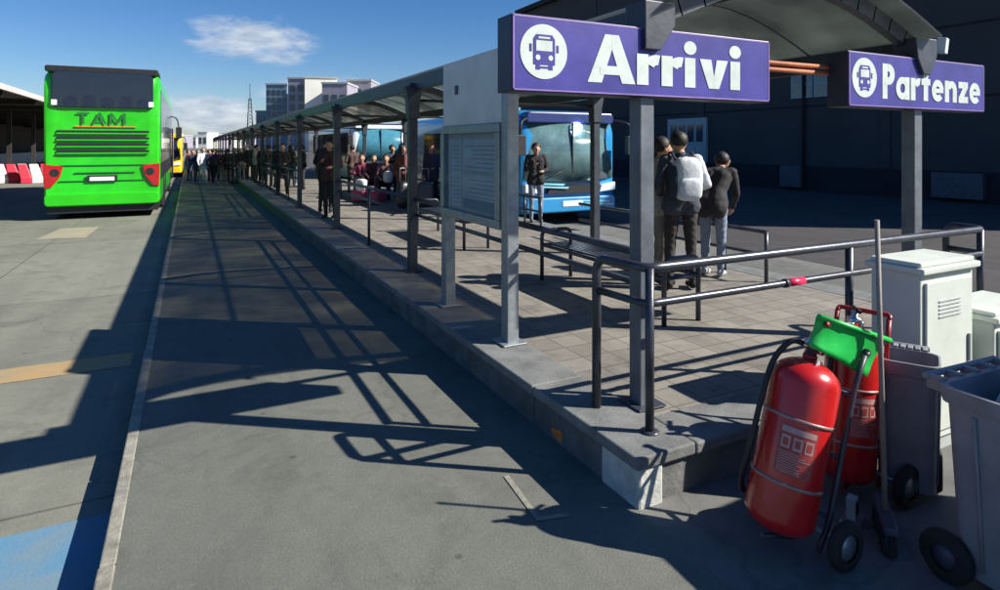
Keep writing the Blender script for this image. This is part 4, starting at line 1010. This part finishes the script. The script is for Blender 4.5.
    if coat:
        for s in (-1, 1): S.append((J['pelvis'] + side * s * .07, .125, J['pelvis'] + side * s * .085 - up * coat, .125, 1))
    bm = bmesh.new()
    for p0, r0, p1, r1, k in S: cap_mesh(bm, p0, r0, p1, r1)
    me = bpy.data.meshes.new('person_body'); bm.to_mesh(me); bm.free()
    o = bpy.data.objects.new('tmp', me); COL.objects.link(o)
    md = o.modifiers.new('r', 'REMESH'); md.mode = 'VOXEL'; md.voxel_size = voxel; md.adaptivity = 0
    ms = o.modifiers.new('s', 'SMOOTH'); ms.factor = .5; ms.iterations = 3 if voxel > .015 else 5
    dg = bpy.context.evaluated_depsgraph_get(); dg.update()
    out = bpy.data.meshes.new_from_object(o.evaluated_get(dg)); bpy.data.objects.remove(o)
    out.name = 'person_body'
    def sd_(p, s):
        a, ra, c, rc = s[:4]; ab = c - a; L2 = ab.length_squared; t = 0 if L2 < 1e-9 else max(0, min(1, (p - a).dot(ab) / L2)); return (p - (a + ab * t)).length - (ra + (rc - ra) * t)
    out.materials.clear()
    for k in range(5): out.materials.append(M['skin'])
    nf = len(out.polygons); C = np.empty(nf * 3, dtype=np.float32); out.polygons.foreach_get('center', C); C = C.reshape(-1, 3)
    best = np.full(nf, 1e9); idx = np.zeros(nf, dtype=np.int32)
    for s_ in S:
        a = np.array(s_[0]); ab = np.array(s_[2]) - a; L2 = max(float(ab @ ab), 1e-9)
        t = np.clip(((C - a) @ ab) / L2, 0, 1); d = np.linalg.norm(C - (a + t[:, None] * ab), axis=1) - (s_[1] + (s_[3] - s_[1]) * t)
        m_ = d < best; best[m_] = d[m_]; idx[m_] = s_[4]
    out.polygons.foreach_set('material_index', idx); out.polygons.foreach_set('use_smooth', np.ones(nf, dtype=bool))
    # fabric folds
    rnd = random.Random(3)
    ph = [rnd.uniform(0, 6) for _ in range(6)]
    for v in out.vertices:
        c = v.co
        if c.z < 1.42 and not (c.z < .08): v.co += v.normal * .004 * (math.sin(c.z * 31 + c.x * 26 + 3 * math.sin(c.y * 19 + c.z * 7) + ph[0]) * math.sin(c.x * 33 + c.z * 13 + ph[1]) + .35 * math.sin(c.z * 83 + c.y * 60 + 4 * math.sin(c.x * 21) + ph[2]))
    hairm = MB()
    long_ = female
    vs = []; fs = []; n, m = 18, 9
    for j in range(m + 1):
        for i in range(n):
            a = 2 * PI * i / n; ph_ = (PI * .72) * j / m
            front = max(0, -math.sin(a)); lim = ph_ * (1 - .50 * front)
            rr = .0985 + .004 * math.sin(5 * a + 1.7 * j) + .003 * math.sin(11 * a - 2.3 * j) - .012 * (j / m) ** 3
            x, y_, z_ = rr * math.sin(lim) * math.cos(a), rr * math.sin(lim) * math.sin(a) + .022, rr * math.cos(lim) * 1.06 + .022
            if long_ and j >= m - 2 and math.sin(a) > -.35: z_ -= .07 * (j - (m - 3)); x *= .95
            vs.append(hd + Vector((x, y_, z_)))
    for j in range(m):
        for i in range(n): fs.append((j * n + i, j * n + (i + 1) % n, (j + 1) * n + (i + 1) % n, (j + 1) * n + i))
    if fwd.y > 0: vs = [Vector((2 * hd.x - v.x, 2 * hd.y - v.y, v.z)) for v in vs]
    hairm.add(vs, fs, 'hair', True)
    ho = hairm.build('hair'); sol = ho.modifiers.new('s', 'SOLIDIFY'); sol.thickness = .012; sol.offset = -1
    bpy.context.evaluated_depsgraph_get().update()
    hm = bpy.data.meshes.new_from_object(ho.evaluated_get(bpy.context.evaluated_depsgraph_get())); bpy.data.objects.remove(ho)
    return out, hm, hd

STAND = {}
WALK = dict(knL=(.09, -.16, .52), anL=(.09, -.24, .11), knR=(-.09, -.02, .50), anR=(-.09, .26, .14), elL=(.24, .10, 1.12), wrL=(.23, .04, .88), elR=(-.24, -.06, 1.12), wrR=(-.22, -.22, .92))
STAND2 = dict(knL=(.13, -.04, .50), anL=(.15, .0, .09), elL=(.26, .03, 1.14), wrL=(.14, -.16, 1.06), head=(.02, -.03, 1.58))
PHONE = dict(elR=(-.24, -.04, 1.12), wrR=(-.10, -.24, 1.22), elL=(.25, .0, 1.12), wrL=(.12, -.20, 1.10), head=(0, -.04, 1.575))
POCKET = dict(elL=(.29, .06, 1.13), wrL=(.18, -.07, .95), elR=(-.29, .06, 1.13), wrR=(-.18, -.07, .95), knR=(-.12, -.03, .5), anR=(-.15, -.02, .09))
SIT = dict(pelvis=(0, .05, .50), waist=(0, .06, .64), chest=(0, .04, .86), neck=(0, .02, 1.01), head=(0, -.02, 1.145), shL=(.175, .03, .95), shR=(-.175, .03, .95), elL=(.24, -.02, .68), elR=(-.24, -.02, .68), wrL=(.12, -.24, .62), wrR=(-.12, -.24, .62),
           hiL=(.09, .04, .48), hiR=(-.09, .04, .48), knL=(.12, -.38, .50), knR=(-.12, -.38, .50), anL=(.12, -.36, .09), anR=(-.12, -.42, .09))
BACKP = dict(_armL=1, _armR=4, elL=(.255, .04, 1.12), wrL=(.20, -.12, 1.02), elR=(-.27, .05, 1.13), wrR=(-.17, -.16, 1.04), knL=(.115, -.02, .5), anL=(.14, .03, .09), knR=(-.11, -.015, .5), anR=(-.12, .02, .09), head=(.02, -.03, 1.58))
LEAN = dict(waist=(0, -.02, 1.05), chest=(.0, -.14, 1.22), neck=(0, -.26, 1.33), head=(0, -.36, 1.42), shL=(.17, -.20, 1.29), shR=(-.17, -.20, 1.29), elL=(.20, -.24, 1.02), elR=(-.21, -.25, 1.02), wrL=(.14, -.36, .84), wrR=(-.12, -.38, .84), pelvis=(0, .04, .93))
PROTO = {}
for k, (p, kw) in dict(stand=(STAND, {}), stand2=(STAND2, dict(coat=.16)), walk=(WALK, {}), phone=(PHONE, dict(coat=.05)), pocket=(POCKET, dict(female=True, coat=.28)), sit=(SIT, {})).items():
    PROTO[k] = person_mesh(p, .022, **kw)
PROTO['backp'] = person_mesh(BACKP, .0085, fingers=True, coat=.05)
PROTO['lean'] = person_mesh(LEAN, .0125, fingers=False, coat=.09)
PROTO['phone_near'] = person_mesh(PHONE, .011, coat=.06)
CM = {}
def cm(c):
    if c not in CM: CM[c] = mat('cloth_%03d' % len(CM), c, .85, 0, .25, 18, .25, 60)
    return CM[c]
def person(kind, loc, height, rz, top, legs, shoes, label, group=None, hairc='hair', skin='skin', sleeve=None):
    body, hair, hd = PROTO[kind]; s = height / 1.70
    o = bpy.data.objects.new('person', body); COL.objects.link(o); o.location = loc; o.rotation_euler = (0, 0, rz); o.scale = (s * random.uniform(.97, 1.04), s, s)
    tag(o, label, 'person', group)
    ms = [M[skin], cm(top), cm(legs), cm(shoes), cm(sleeve or top)]
    for i, m_ in enumerate(ms):
        sl = o.material_slots[i]; sl.link = 'OBJECT'; sl.material = m_
    h = bpy.data.objects.new('hair', hair); COL.objects.link(h); h.parent = o
    if hairc != 'hair':
        h.material_slots[0].link = 'OBJECT'; h.material_slots[0].material = M[hairc] if isinstance(hairc, str) else cm(hairc)
    return o
BLK, DK, NAVY, JEAN, GREY, BEI, WHT, RDB, BRN, LJ = (.013, .012, .014), (.03, .03, .035), (.02, .025, .06), (.06, .09, .16), (.14, .14, .15), (.42, .34, .25), (.70, .70, .70), (.20, .04, .035), (.07, .04, .03), (.28, .34, .42)
def hfor(p, ytop): # height so that the head top projects at ytop
    d = p.dot(FW); return HCAM - (ytop - HY) * d / F_PX - p.z
# the near group by the first post
p = at(681, 289, PZ); bp = person('backp', p, 1.64, R(155), (.045, .05, .07), (.035, .028, .025), BLK, 'person seen from behind in dark jacket and trousers, wearing a white backpack', sleeve=(.55, .57, .60))
# white sleeves & backpack
root = empty('backpack', (p.x, p.y, p.z), R(155), 'white backpack with dark side worn by the person behind the end railing', 'backpack'); root.scale = (.965,) * 3
whi = mat('backpack_white', (.62, .66, .70), .7, 0, .12, 9, .5, 14); nv = mat('backpack_navy', (.02, .03, .06), .8, 0, .2, 12, .3)
def soft(b, c, size, key, seed=0, nseg=6):
    """a rounded, slightly crumpled soft block"""
    bm = bmesh.new(); bmesh.ops.create_cube(bm, size=1); bmesh.ops.subdivide_edges(bm, edges=bm.edges, cuts=nseg, use_grid_fill=True)
    vs = []
    for v in bm.verts:
        q = v.co * 2; L_ = (abs(q.x) ** 3.2 + abs(q.y) ** 3.2 + abs(q.z) ** 3.2) ** (1 / 3.2); q = q / L_ if L_ else q
        q += q * .035 * math.sin(9 * q.x + 7 * q.z + seed) * math.sin(6 * q.y + 8 * q.z)
        vs.append(Vector((q.x * size[0] / 2, q.y * size[1] / 2, q.z * size[2] / 2)) + Vector(c))
    bm.verts.index_update(); fs = [[v.index for v in f.verts] for f in bm.faces]; bm.free(); return b.add(vs, fs, key, True)
b = MB(); soft(b, (0, .205, 1.20), (.30, .19, .46), whi); b.build('main_bag', root)
b = MB(); soft(b, (0, .30, 1.10), (.24, .08, .22), whi, 2); b.build('front_pocket', root)
b = MB(); soft(b, (.145, .20, 1.17), (.05, .17, .34), nv, 1); b.build('side_panel', root)
for s in (-1, 1):
    b = MB(); b.tube(curve([(s * .10, .12, 1.40), (s * .115, .0, 1.475), (s * .12, -.10, 1.40), (s * .13, -.135, 1.25), (s * .14, -.08, 1.08), (s * .13, .10, 1.02)]), .014, nv, 8); b.build('strap', root)
b = MB(); b.tube(curve([(-.03, .20, 1.42), (0, .2, 1.46), (.03, .2, 1.42)]), .008, nv, 6); b.build('grab_loop', root)
# white scarf / sleeve panels: white shoulder patch on the right
root2 = MB(); 
p = at(660, 283, PZ); person('phone_near', p, 1.58, R(60), (.30, .27, .23), (.20, .17, .14), DK, 'person in beige coat standing just left of the one with the white backpack')
p = at(713, 276, PZ); person('lean', p, 1.56, R(115), (.02, .018, .02), (.20, .24, .31), (.4, .4, .4), 'person in dark jacket and pale jeans leaning forward to the right of the white backpack')
p = at(536, 222, PZ); person('phone_near', p, hfor(p, 143), R(-20), (.02, .018, .02), (.20, .24, .30), GREY, 'person in black jacket and pale jeans standing in front of the blue coach', skin='skin')
# platform edge, walkway side
p = at(330, 218, PZ); person('phone_near', p, hfor(p, 139), R(-30), (.055, .022, .018), BLK, BLK, 'person in dark reddish jacket standing by the third canopy post on the walkway side')
p = at(320, 216, PZ); p.x += .25; p.y += .6
person('stand2', p, 1.66, R(150), BLK, BLK, BLK, 'person in black right behind the one in the reddish jacket')
p = at(282, 195, PZ); person('stand2', p, hfor(p, 144), R(-10), BLK, (.03, .012, .012), RDB, 'person all in black at the platform edge near the fourth post')
G = 'people in the far crowd'
spec = [ # px, base y, plane, top y, kind, top, legs, shoes, rz, label
 (203, 184, 0, 148, 'walk', (.75, .75, .76), (.62, .62, .64), WHT, 10, 'person dressed all in white walking up the lane'),
 (193, 184, 0, 150, 'stand', NAVY, JEAN, BLK, 0, 'person in navy left of the one in white'),
 (213, 184, 0, 149, 'walk', (.05, .02, .07), BLK, BLK, 160, 'person in dark purple right of the one in white'),
 (198, 181, 0, 151, 'pocket', (.04, .04, .05), DK, BLK, 40, 'person in dark coat half hidden behind the one in white'),
 (221, 182, 0, 150, 'phone', (.09, .03, .03), GREY, BLK, -30, 'person in dark red top in the middle of the lane crowd'),
 (228, 183, 0, 149, 'stand2', BLK, (.10, .09, .11), BLK, 180, 'person in black coat and grey trousers in the lane crowd'),
 (235, 184, 0, 148, 'stand', (.025, .03, .035), DK, BLK, 20, 'person in charcoal at the kerb side of the lane crowd'),
 (241, 185, 0, 149, 'walk', BLK, GREY, BLK, 10, 'person in black with grey trousers stepping towards the platform'),
 (209, 181, 0, 152, 'pocket', (.02, .02, .03), NAVY, BLK, 90, 'person in long dark coat seen sideways in the lane crowd'),
 (226, 180.5, 0, 151, 'pocket', (.12, .08, .06), BRN, BLK, 200, 'person in brown coat at the back of the lane crowd'),
 (216, 180, 0, 152, 'stand', (.03, .05, .03), BLK, BLK, 0, 'person in dark green at the back of the lane crowd'),
 (188, 181, 0, 153, 'stand', (.35, .05, .05), NAVY, BLK, 90, 'person in red jacket next to the green coach'),
 (250, 181, .25, 147, 'stand2', BLK, BLK, BLK, 0, 'person in black at the start of the platform crowd'),
 (256, 183, .25, 148, 'phone', (.34, .30, .27), DK, BLK, 60, 'person in pale top at the platform edge in the far crowd'),
 (263, 185, .25, 146, 'pocket', (.02, .02, .022), BLK, BLK, -40, 'person in long black coat by the fifth canopy post'),
 (269, 187, .25, 147, 'stand', (.04, .03, .03), DK, BLK, 180, 'person in dark brown turned away by the fifth canopy post'),
 (275, 188, .25, 148, 'stand2', BLK, NAVY, BLK, 90, 'person in black with navy trousers left of the platform edge one'),
 (291, 188, .25, 147, 'pocket', (.03, .03, .04), BLK, BLK, 120, 'person in dark coat behind the platform edge one'),
 (298, 186, .25, 148, 'stand', (.45, .45, .46), JEAN, WHT, 30, 'person in pale grey top and jeans in the platform crowd'),
 (244, 179, .25, 149, 'stand', (.06, .05, .05), BLK, BLK, 10, 'small dark dressed person furthest along the platform'),
 (303, 190, .25, 146, 'phone', BLK, DK, BLK, -90, 'person in black just left of the second near post'),
 (353, 194, .25, 146, 'stand2', (.09, .05, .05), (.05, .03, .04), BLK, 180, 'person in dark brown coat near the bench group'),
 (402, 206, .25, 147, 'pocket', (.16, .05, .05), (.30, .25, .22), DK, 100, 'person in dusty red coat with pale trousers right of the seated group'),
 (410, 199, .25, 148, 'stand', (.55, .55, .56), BLK, BLK, 20, 'person in white top and black trousers behind the second post'),
 (392, 198, .25, 148, 'phone', (.03, .04, .05), NAVY, BLK, 0, 'person in dark jacket between the seated group and the red coat'),
 (432, 205, .25, 149, 'stand2', (.03, .04, .08), BLK, BLK, -40, 'person in dark blue left of the timetable board'),
 (666, 246, .0, 146, 'stand', (.05, .025, .02), BLK, BLK, 150, 'person in dark brown standing on the bus side behind the backpack wearer'),
]
for (px, yb, zz, yt, kd, a, b_, c_, rz, lab) in spec:
    p = at(px, yb, zz); person(kd, p, max(1.5, min(1.85, hfor(p, yt))), R(rz), a, b_, c_, lab, G)
# people sitting on the far bench
sitz = [(362, 197, (.25, .05, .10), BLK, 'seated person in dark pink top on the far bench'), (374, 198, (.07, .03, .04), (.22, .06, .10), 'seated person with pink trousers in the middle of the far bench'), (386, 200, (.20, .10, .10), BLK, 'seated person in dusty pink at the right end of the far bench')]
ps = [at(a[0], a[1], PZ) for a in sitz]
for s_, p in zip(sitz, ps): person('sit', p, 1.66, R(-25), s_[2], s_[3], BLK, s_[4], 'seated people on the far bench')
c = ps[1]
root = empty('platform_bench', (c.x, c.y, PZ), R(-25 + 0), 'far steel bench carrying three seated people', 'bench', 'steel benches on the platform')
b = MB()
for k in range(7): b.bx(-.95, .95, -.12 + k * .055, -.085 + k * .055, .345, .365, 'rail')
b.build('seat', root, bevel=.003)
for s in (-1, 1):
    b = MB(); b.tube(rounded([(s * .98, -.15, 0), (s * .98, -.15, .45), (s * .98, .25, .45), (s * .98, .25, 0)], .08), .022, 'rail', 8); b.build('hoop_leg', root)
# things carried or standing in the crowd
def carry(name, px, y, z, size, key, label, cat):
    p = atd(px, y, 1) ; d = (HCAM - z) * F_PX / (y - HY); q = atd(px, y, d); b = MB(); soft(b, (0, 0, size[2] / 2), size, key, random.random() * 5, 4)
    r_ = empty(name, (q.x, q.y, z), random.uniform(0, 3), label, cat); b.build('bag_body', r_)
    b = MB(); b.tube(curve([(-size[0] * .25, 0, size[2] * .95), (0, 0, size[2] * 1.3), (size[0] * .25, 0, size[2] * .95)]), .012, 'black', 6); b.build('handle', r_)
wb = mat('bag_white', (.7, .68, .68), .6, 0, .08, 6, .4, 12); pk = mat('bag_pink', (.45, .07, .16), .6, 0, .15, 6, .4, 12)
carry('travel_bag', 361, 202, PZ, (.55, .32, .36), pk, 'pink travel bag on the platform before the seated group', 'bag')
carry('travel_bag', 378, 204, PZ, (.6, .34, .36), pk, 'dark pink holdall below the middle seated person', 'bag')
carry('shopping_bag', 361.5, 191, .62, (.3, .2, .3), wb, 'white shopping bag on the pink travel bag', 'bag')
carry('shopping_bag', 388, 183, .75, (.26, .2, .32), wb, 'white bag on the lap of the right seated person', 'bag')

def suitcase(px, y, z, w, h, key, label):
    q = at(px, y, z); r_ = empty('suitcase', q, random.uniform(-.4, .4), label, 'suitcase', 'suitcases standing on the platform')
    b = MB(); soft(b, (0, 0, .06 + h / 2), (w, .25, h), key, 1, 5); b.build('shell', r_)
    b = MB(); b.tube(rounded([(-.08, .08, h), (-.08, .08, h + .35), (.08, .08, h + .35), (.08, .08, h)], .03), .008, 'steel', 6); b.build('pull_handle', r_)
    for sx in (-1, 1):
        b = MB(); b.lathe([(.03, -.015), (.035, 0), (.03, .015)], 'rubber', 10, Matrix.Translation((sx * w * .35, 0, .035)) @ Matrix.Rotation(PI / 2, 4, 'Y')); b.build('wheel', r_)
blk = mat('suitcase_black', (.02, .02, .025), .4, 0, .2); 
suitcase(405, 211, PZ, .42, .62, blk, 'black suitcase left of the second post')
suitcase(425, 210, PZ, .40, .60, mat('suitcase_slate', (.06, .07, .09), .4), 'slate grey suitcase right of the second post')


# ------------------------------------------------------------------ LIGHT, SKY
kx, ky = -1.15, 0.81
el = math.atan(1 / math.hypot(kx, ky)); sunv = Vector((-kx, -ky, 1)).normalized()
sd = bpy.data.lights.new('sun', 'SUN'); sd.energy = 5.0; sd.angle = R(.5); sd.color = (1, .95, .86)
so = bpy.data.objects.new('sun', sd); COL.objects.link(so); so.rotation_euler = (-sunv).to_track_quat('-Z', 'Y').to_euler(); so.location = (30, -20, 40)
w = bpy.data.worlds.new('World'); sc.world = w; w.use_nodes = True
nt = w.node_tree; N = nt.nodes; L = nt.links; bg = N['Background']
sky = N.new('ShaderNodeTexSky'); sky.sky_type = 'NISHITA'; sky.sun_disc = False; sky.sun_elevation = el
sky.sun_rotation = math.atan2(sunv.x, sunv.y); sky.altitude = 0; sky.air_density = 1.0; sky.dust_density = .3; sky.ozone_density = 2.2
tc = N.new('ShaderNodeTexCoord'); sep = N.new('ShaderNodeSeparateXYZ'); L.new(tc.outputs['Generated'], sep.inputs[0])
def mth(op, a, b=None, c=None):
    n = N.new('ShaderNodeMath'); n.operation = op
    for i, v in enumerate((a, b, c)):
        if v is None: continue
        if isinstance(v, (int, float)): n.inputs[i].default_value = v
        else: L.new(v, n.inputs[i])
    return n.outputs[0]
az = mth('ARCTAN2', sep.outputs[0], sep.outputs[1]); hyp = mth('SQRT', mth('ADD', mth('MULTIPLY', sep.outputs[0], sep.outputs[0]), mth('MULTIPLY', sep.outputs[1], sep.outputs[1])))
elv = mth('ARCTAN2', sep.outputs[2], hyp)
cmb = N.new('ShaderNodeCombineXYZ'); L.new(mth('MULTIPLY', az, 9.0), cmb.inputs[0]); L.new(mth('MULTIPLY', elv, 26.0), cmb.inputs[1])
n1 = N.new('ShaderNodeTexNoise'); n1.inputs['Scale'].default_value = 1.0; n1.inputs['Detail'].default_value = 8; n1.inputs['Roughness'].default_value = .62; n1.inputs['Distortion'].default_value = .3; L.new(cmb.outputs[0], n1.inputs['Vector'])
def azel(px, py):
    v = atd(px, py, 1) - Vector((0, 0, HCAM)); return math.atan2(v.x, v.y), math.atan2(v.z, math.hypot(v.x, v.y))
def blob(px, py, wx, wy, soft_):
    a0, e0 = azel(px, py); a1, _ = azel(px + wx, py); _, e1 = azel(px, py - wy)
    u = mth('DIVIDE', mth('SUBTRACT', az, a0), abs(a1 - a0)); v = mth('DIVIDE', mth('SUBTRACT', elv, e0), abs(e1 - e0))
    r2 = mth('ADD', mth('MULTIPLY', u, u), mth('MULTIPLY', v, v)); r = mth('SQRT', r2)
    m = mth('SUBTRACT', 1.0, r)                       # 1 centre -> 0 rim
    s = mth('ADD', mth('MULTIPLY', m, 1.25), mth('MULTIPLY', mth('SUBTRACT', n1.outputs['Fac'], .50), 2.6))
    mr = N.new('ShaderNodeMapRange'); mr.interpolation_type = 'SMOOTHSTEP'; mr.inputs[1].default_value = .12; mr.inputs[2].default_value = soft_; L.new(s, mr.inputs[0])
    edge = N.new('ShaderNodeMapRange'); edge.inputs[1].default_value = 0; edge.inputs[2].default_value = .25; L.new(m, edge.inputs[0])
    return mth('MULTIPLY', mr.outputs[0], edge.outputs[0])
blobs = [blob(252, 40, 78, 32, .9), blob(215, 116, 75, 30, .8), blob(330, 98, 90, 26, 1.0), blob(20, 112, 160, 22, 1.3)]
cl = blobs[0]
for k in blobs[1:]: cl = mth('MAXIMUM', cl, k)
cl = mth('MULTIPLY', cl, .82)
n2 = N.new('ShaderNodeTexNoise'); n2.inputs['Scale'].default_value = 2.3; n2.inputs['Detail'].default_value = 6; L.new(cmb.outputs[0], n2.inputs['Vector'])
cc = N.new('ShaderNodeValToRGB'); cc.color_ramp.elements[0].position = .35; cc.color_ramp.elements[0].color = (4.6, 5.4, 6.8, 1); cc.color_ramp.elements[1].position = .68; cc.color_ramp.elements[1].color = (8.8, 9.3, 9.9, 1)
L.new(n2.outputs['Fac'], cc.inputs[0])
hs = N.new('ShaderNodeHueSaturation'); hs.inputs['Saturation'].default_value = 1.33; hs.inputs['Value'].default_value = 1.0; L.new(sky.outputs[0], hs.inputs['Color'])
mx = N.new('ShaderNodeMix'); mx.data_type = 'RGBA'; L.new(cl, mx.inputs[0]); tn = N.new('ShaderNodeMix'); tn.data_type = 'RGBA'; tn.blend_type = 'MULTIPLY'; tn.inputs[0].default_value = 1; tn.inputs[7].default_value = (.86, .97, 1.20, 1)
L.new(hs.outputs[0], tn.inputs[6]); L.new(tn.outputs[2], mx.inputs[6]); L.new(cc.outputs[0], mx.inputs[7])
L.new(mx.outputs[2], bg.inputs['Color']); bg.inputs['Strength'].default_value = .056

# ------------------------------------------------------------------ CAMERA, RENDER
cam = bpy.data.cameras.new('camera'); co = bpy.data.objects.new('camera', cam); COL.objects.link(co); sc.camera = co
co.location = (0, 0, HCAM); co.rotation_euler = (R(90), 0, -YAW)
cam.sensor_width = 36; cam.lens = 36 * F_PX / 1000; cam.shift_y = -(295 - HY) / 1000; cam.clip_start = .05; cam.clip_end = 6000
sc.view_settings.view_transform = 'Standard'; sc.view_settings.look = 'None'; sc.view_settings.exposure = 0.75; sc.view_settings.gamma = 1
sc.render.engine = 'CYCLES'
sc.cycles.use_denoising = True; sc.cycles.max_bounces = 6; sc.cycles.transparent_max_bounces = 12; sc.cycles.sample_clamp_indirect = 4
sc.cycles.caustics_reflective = False; sc.cycles.caustics_refractive = False
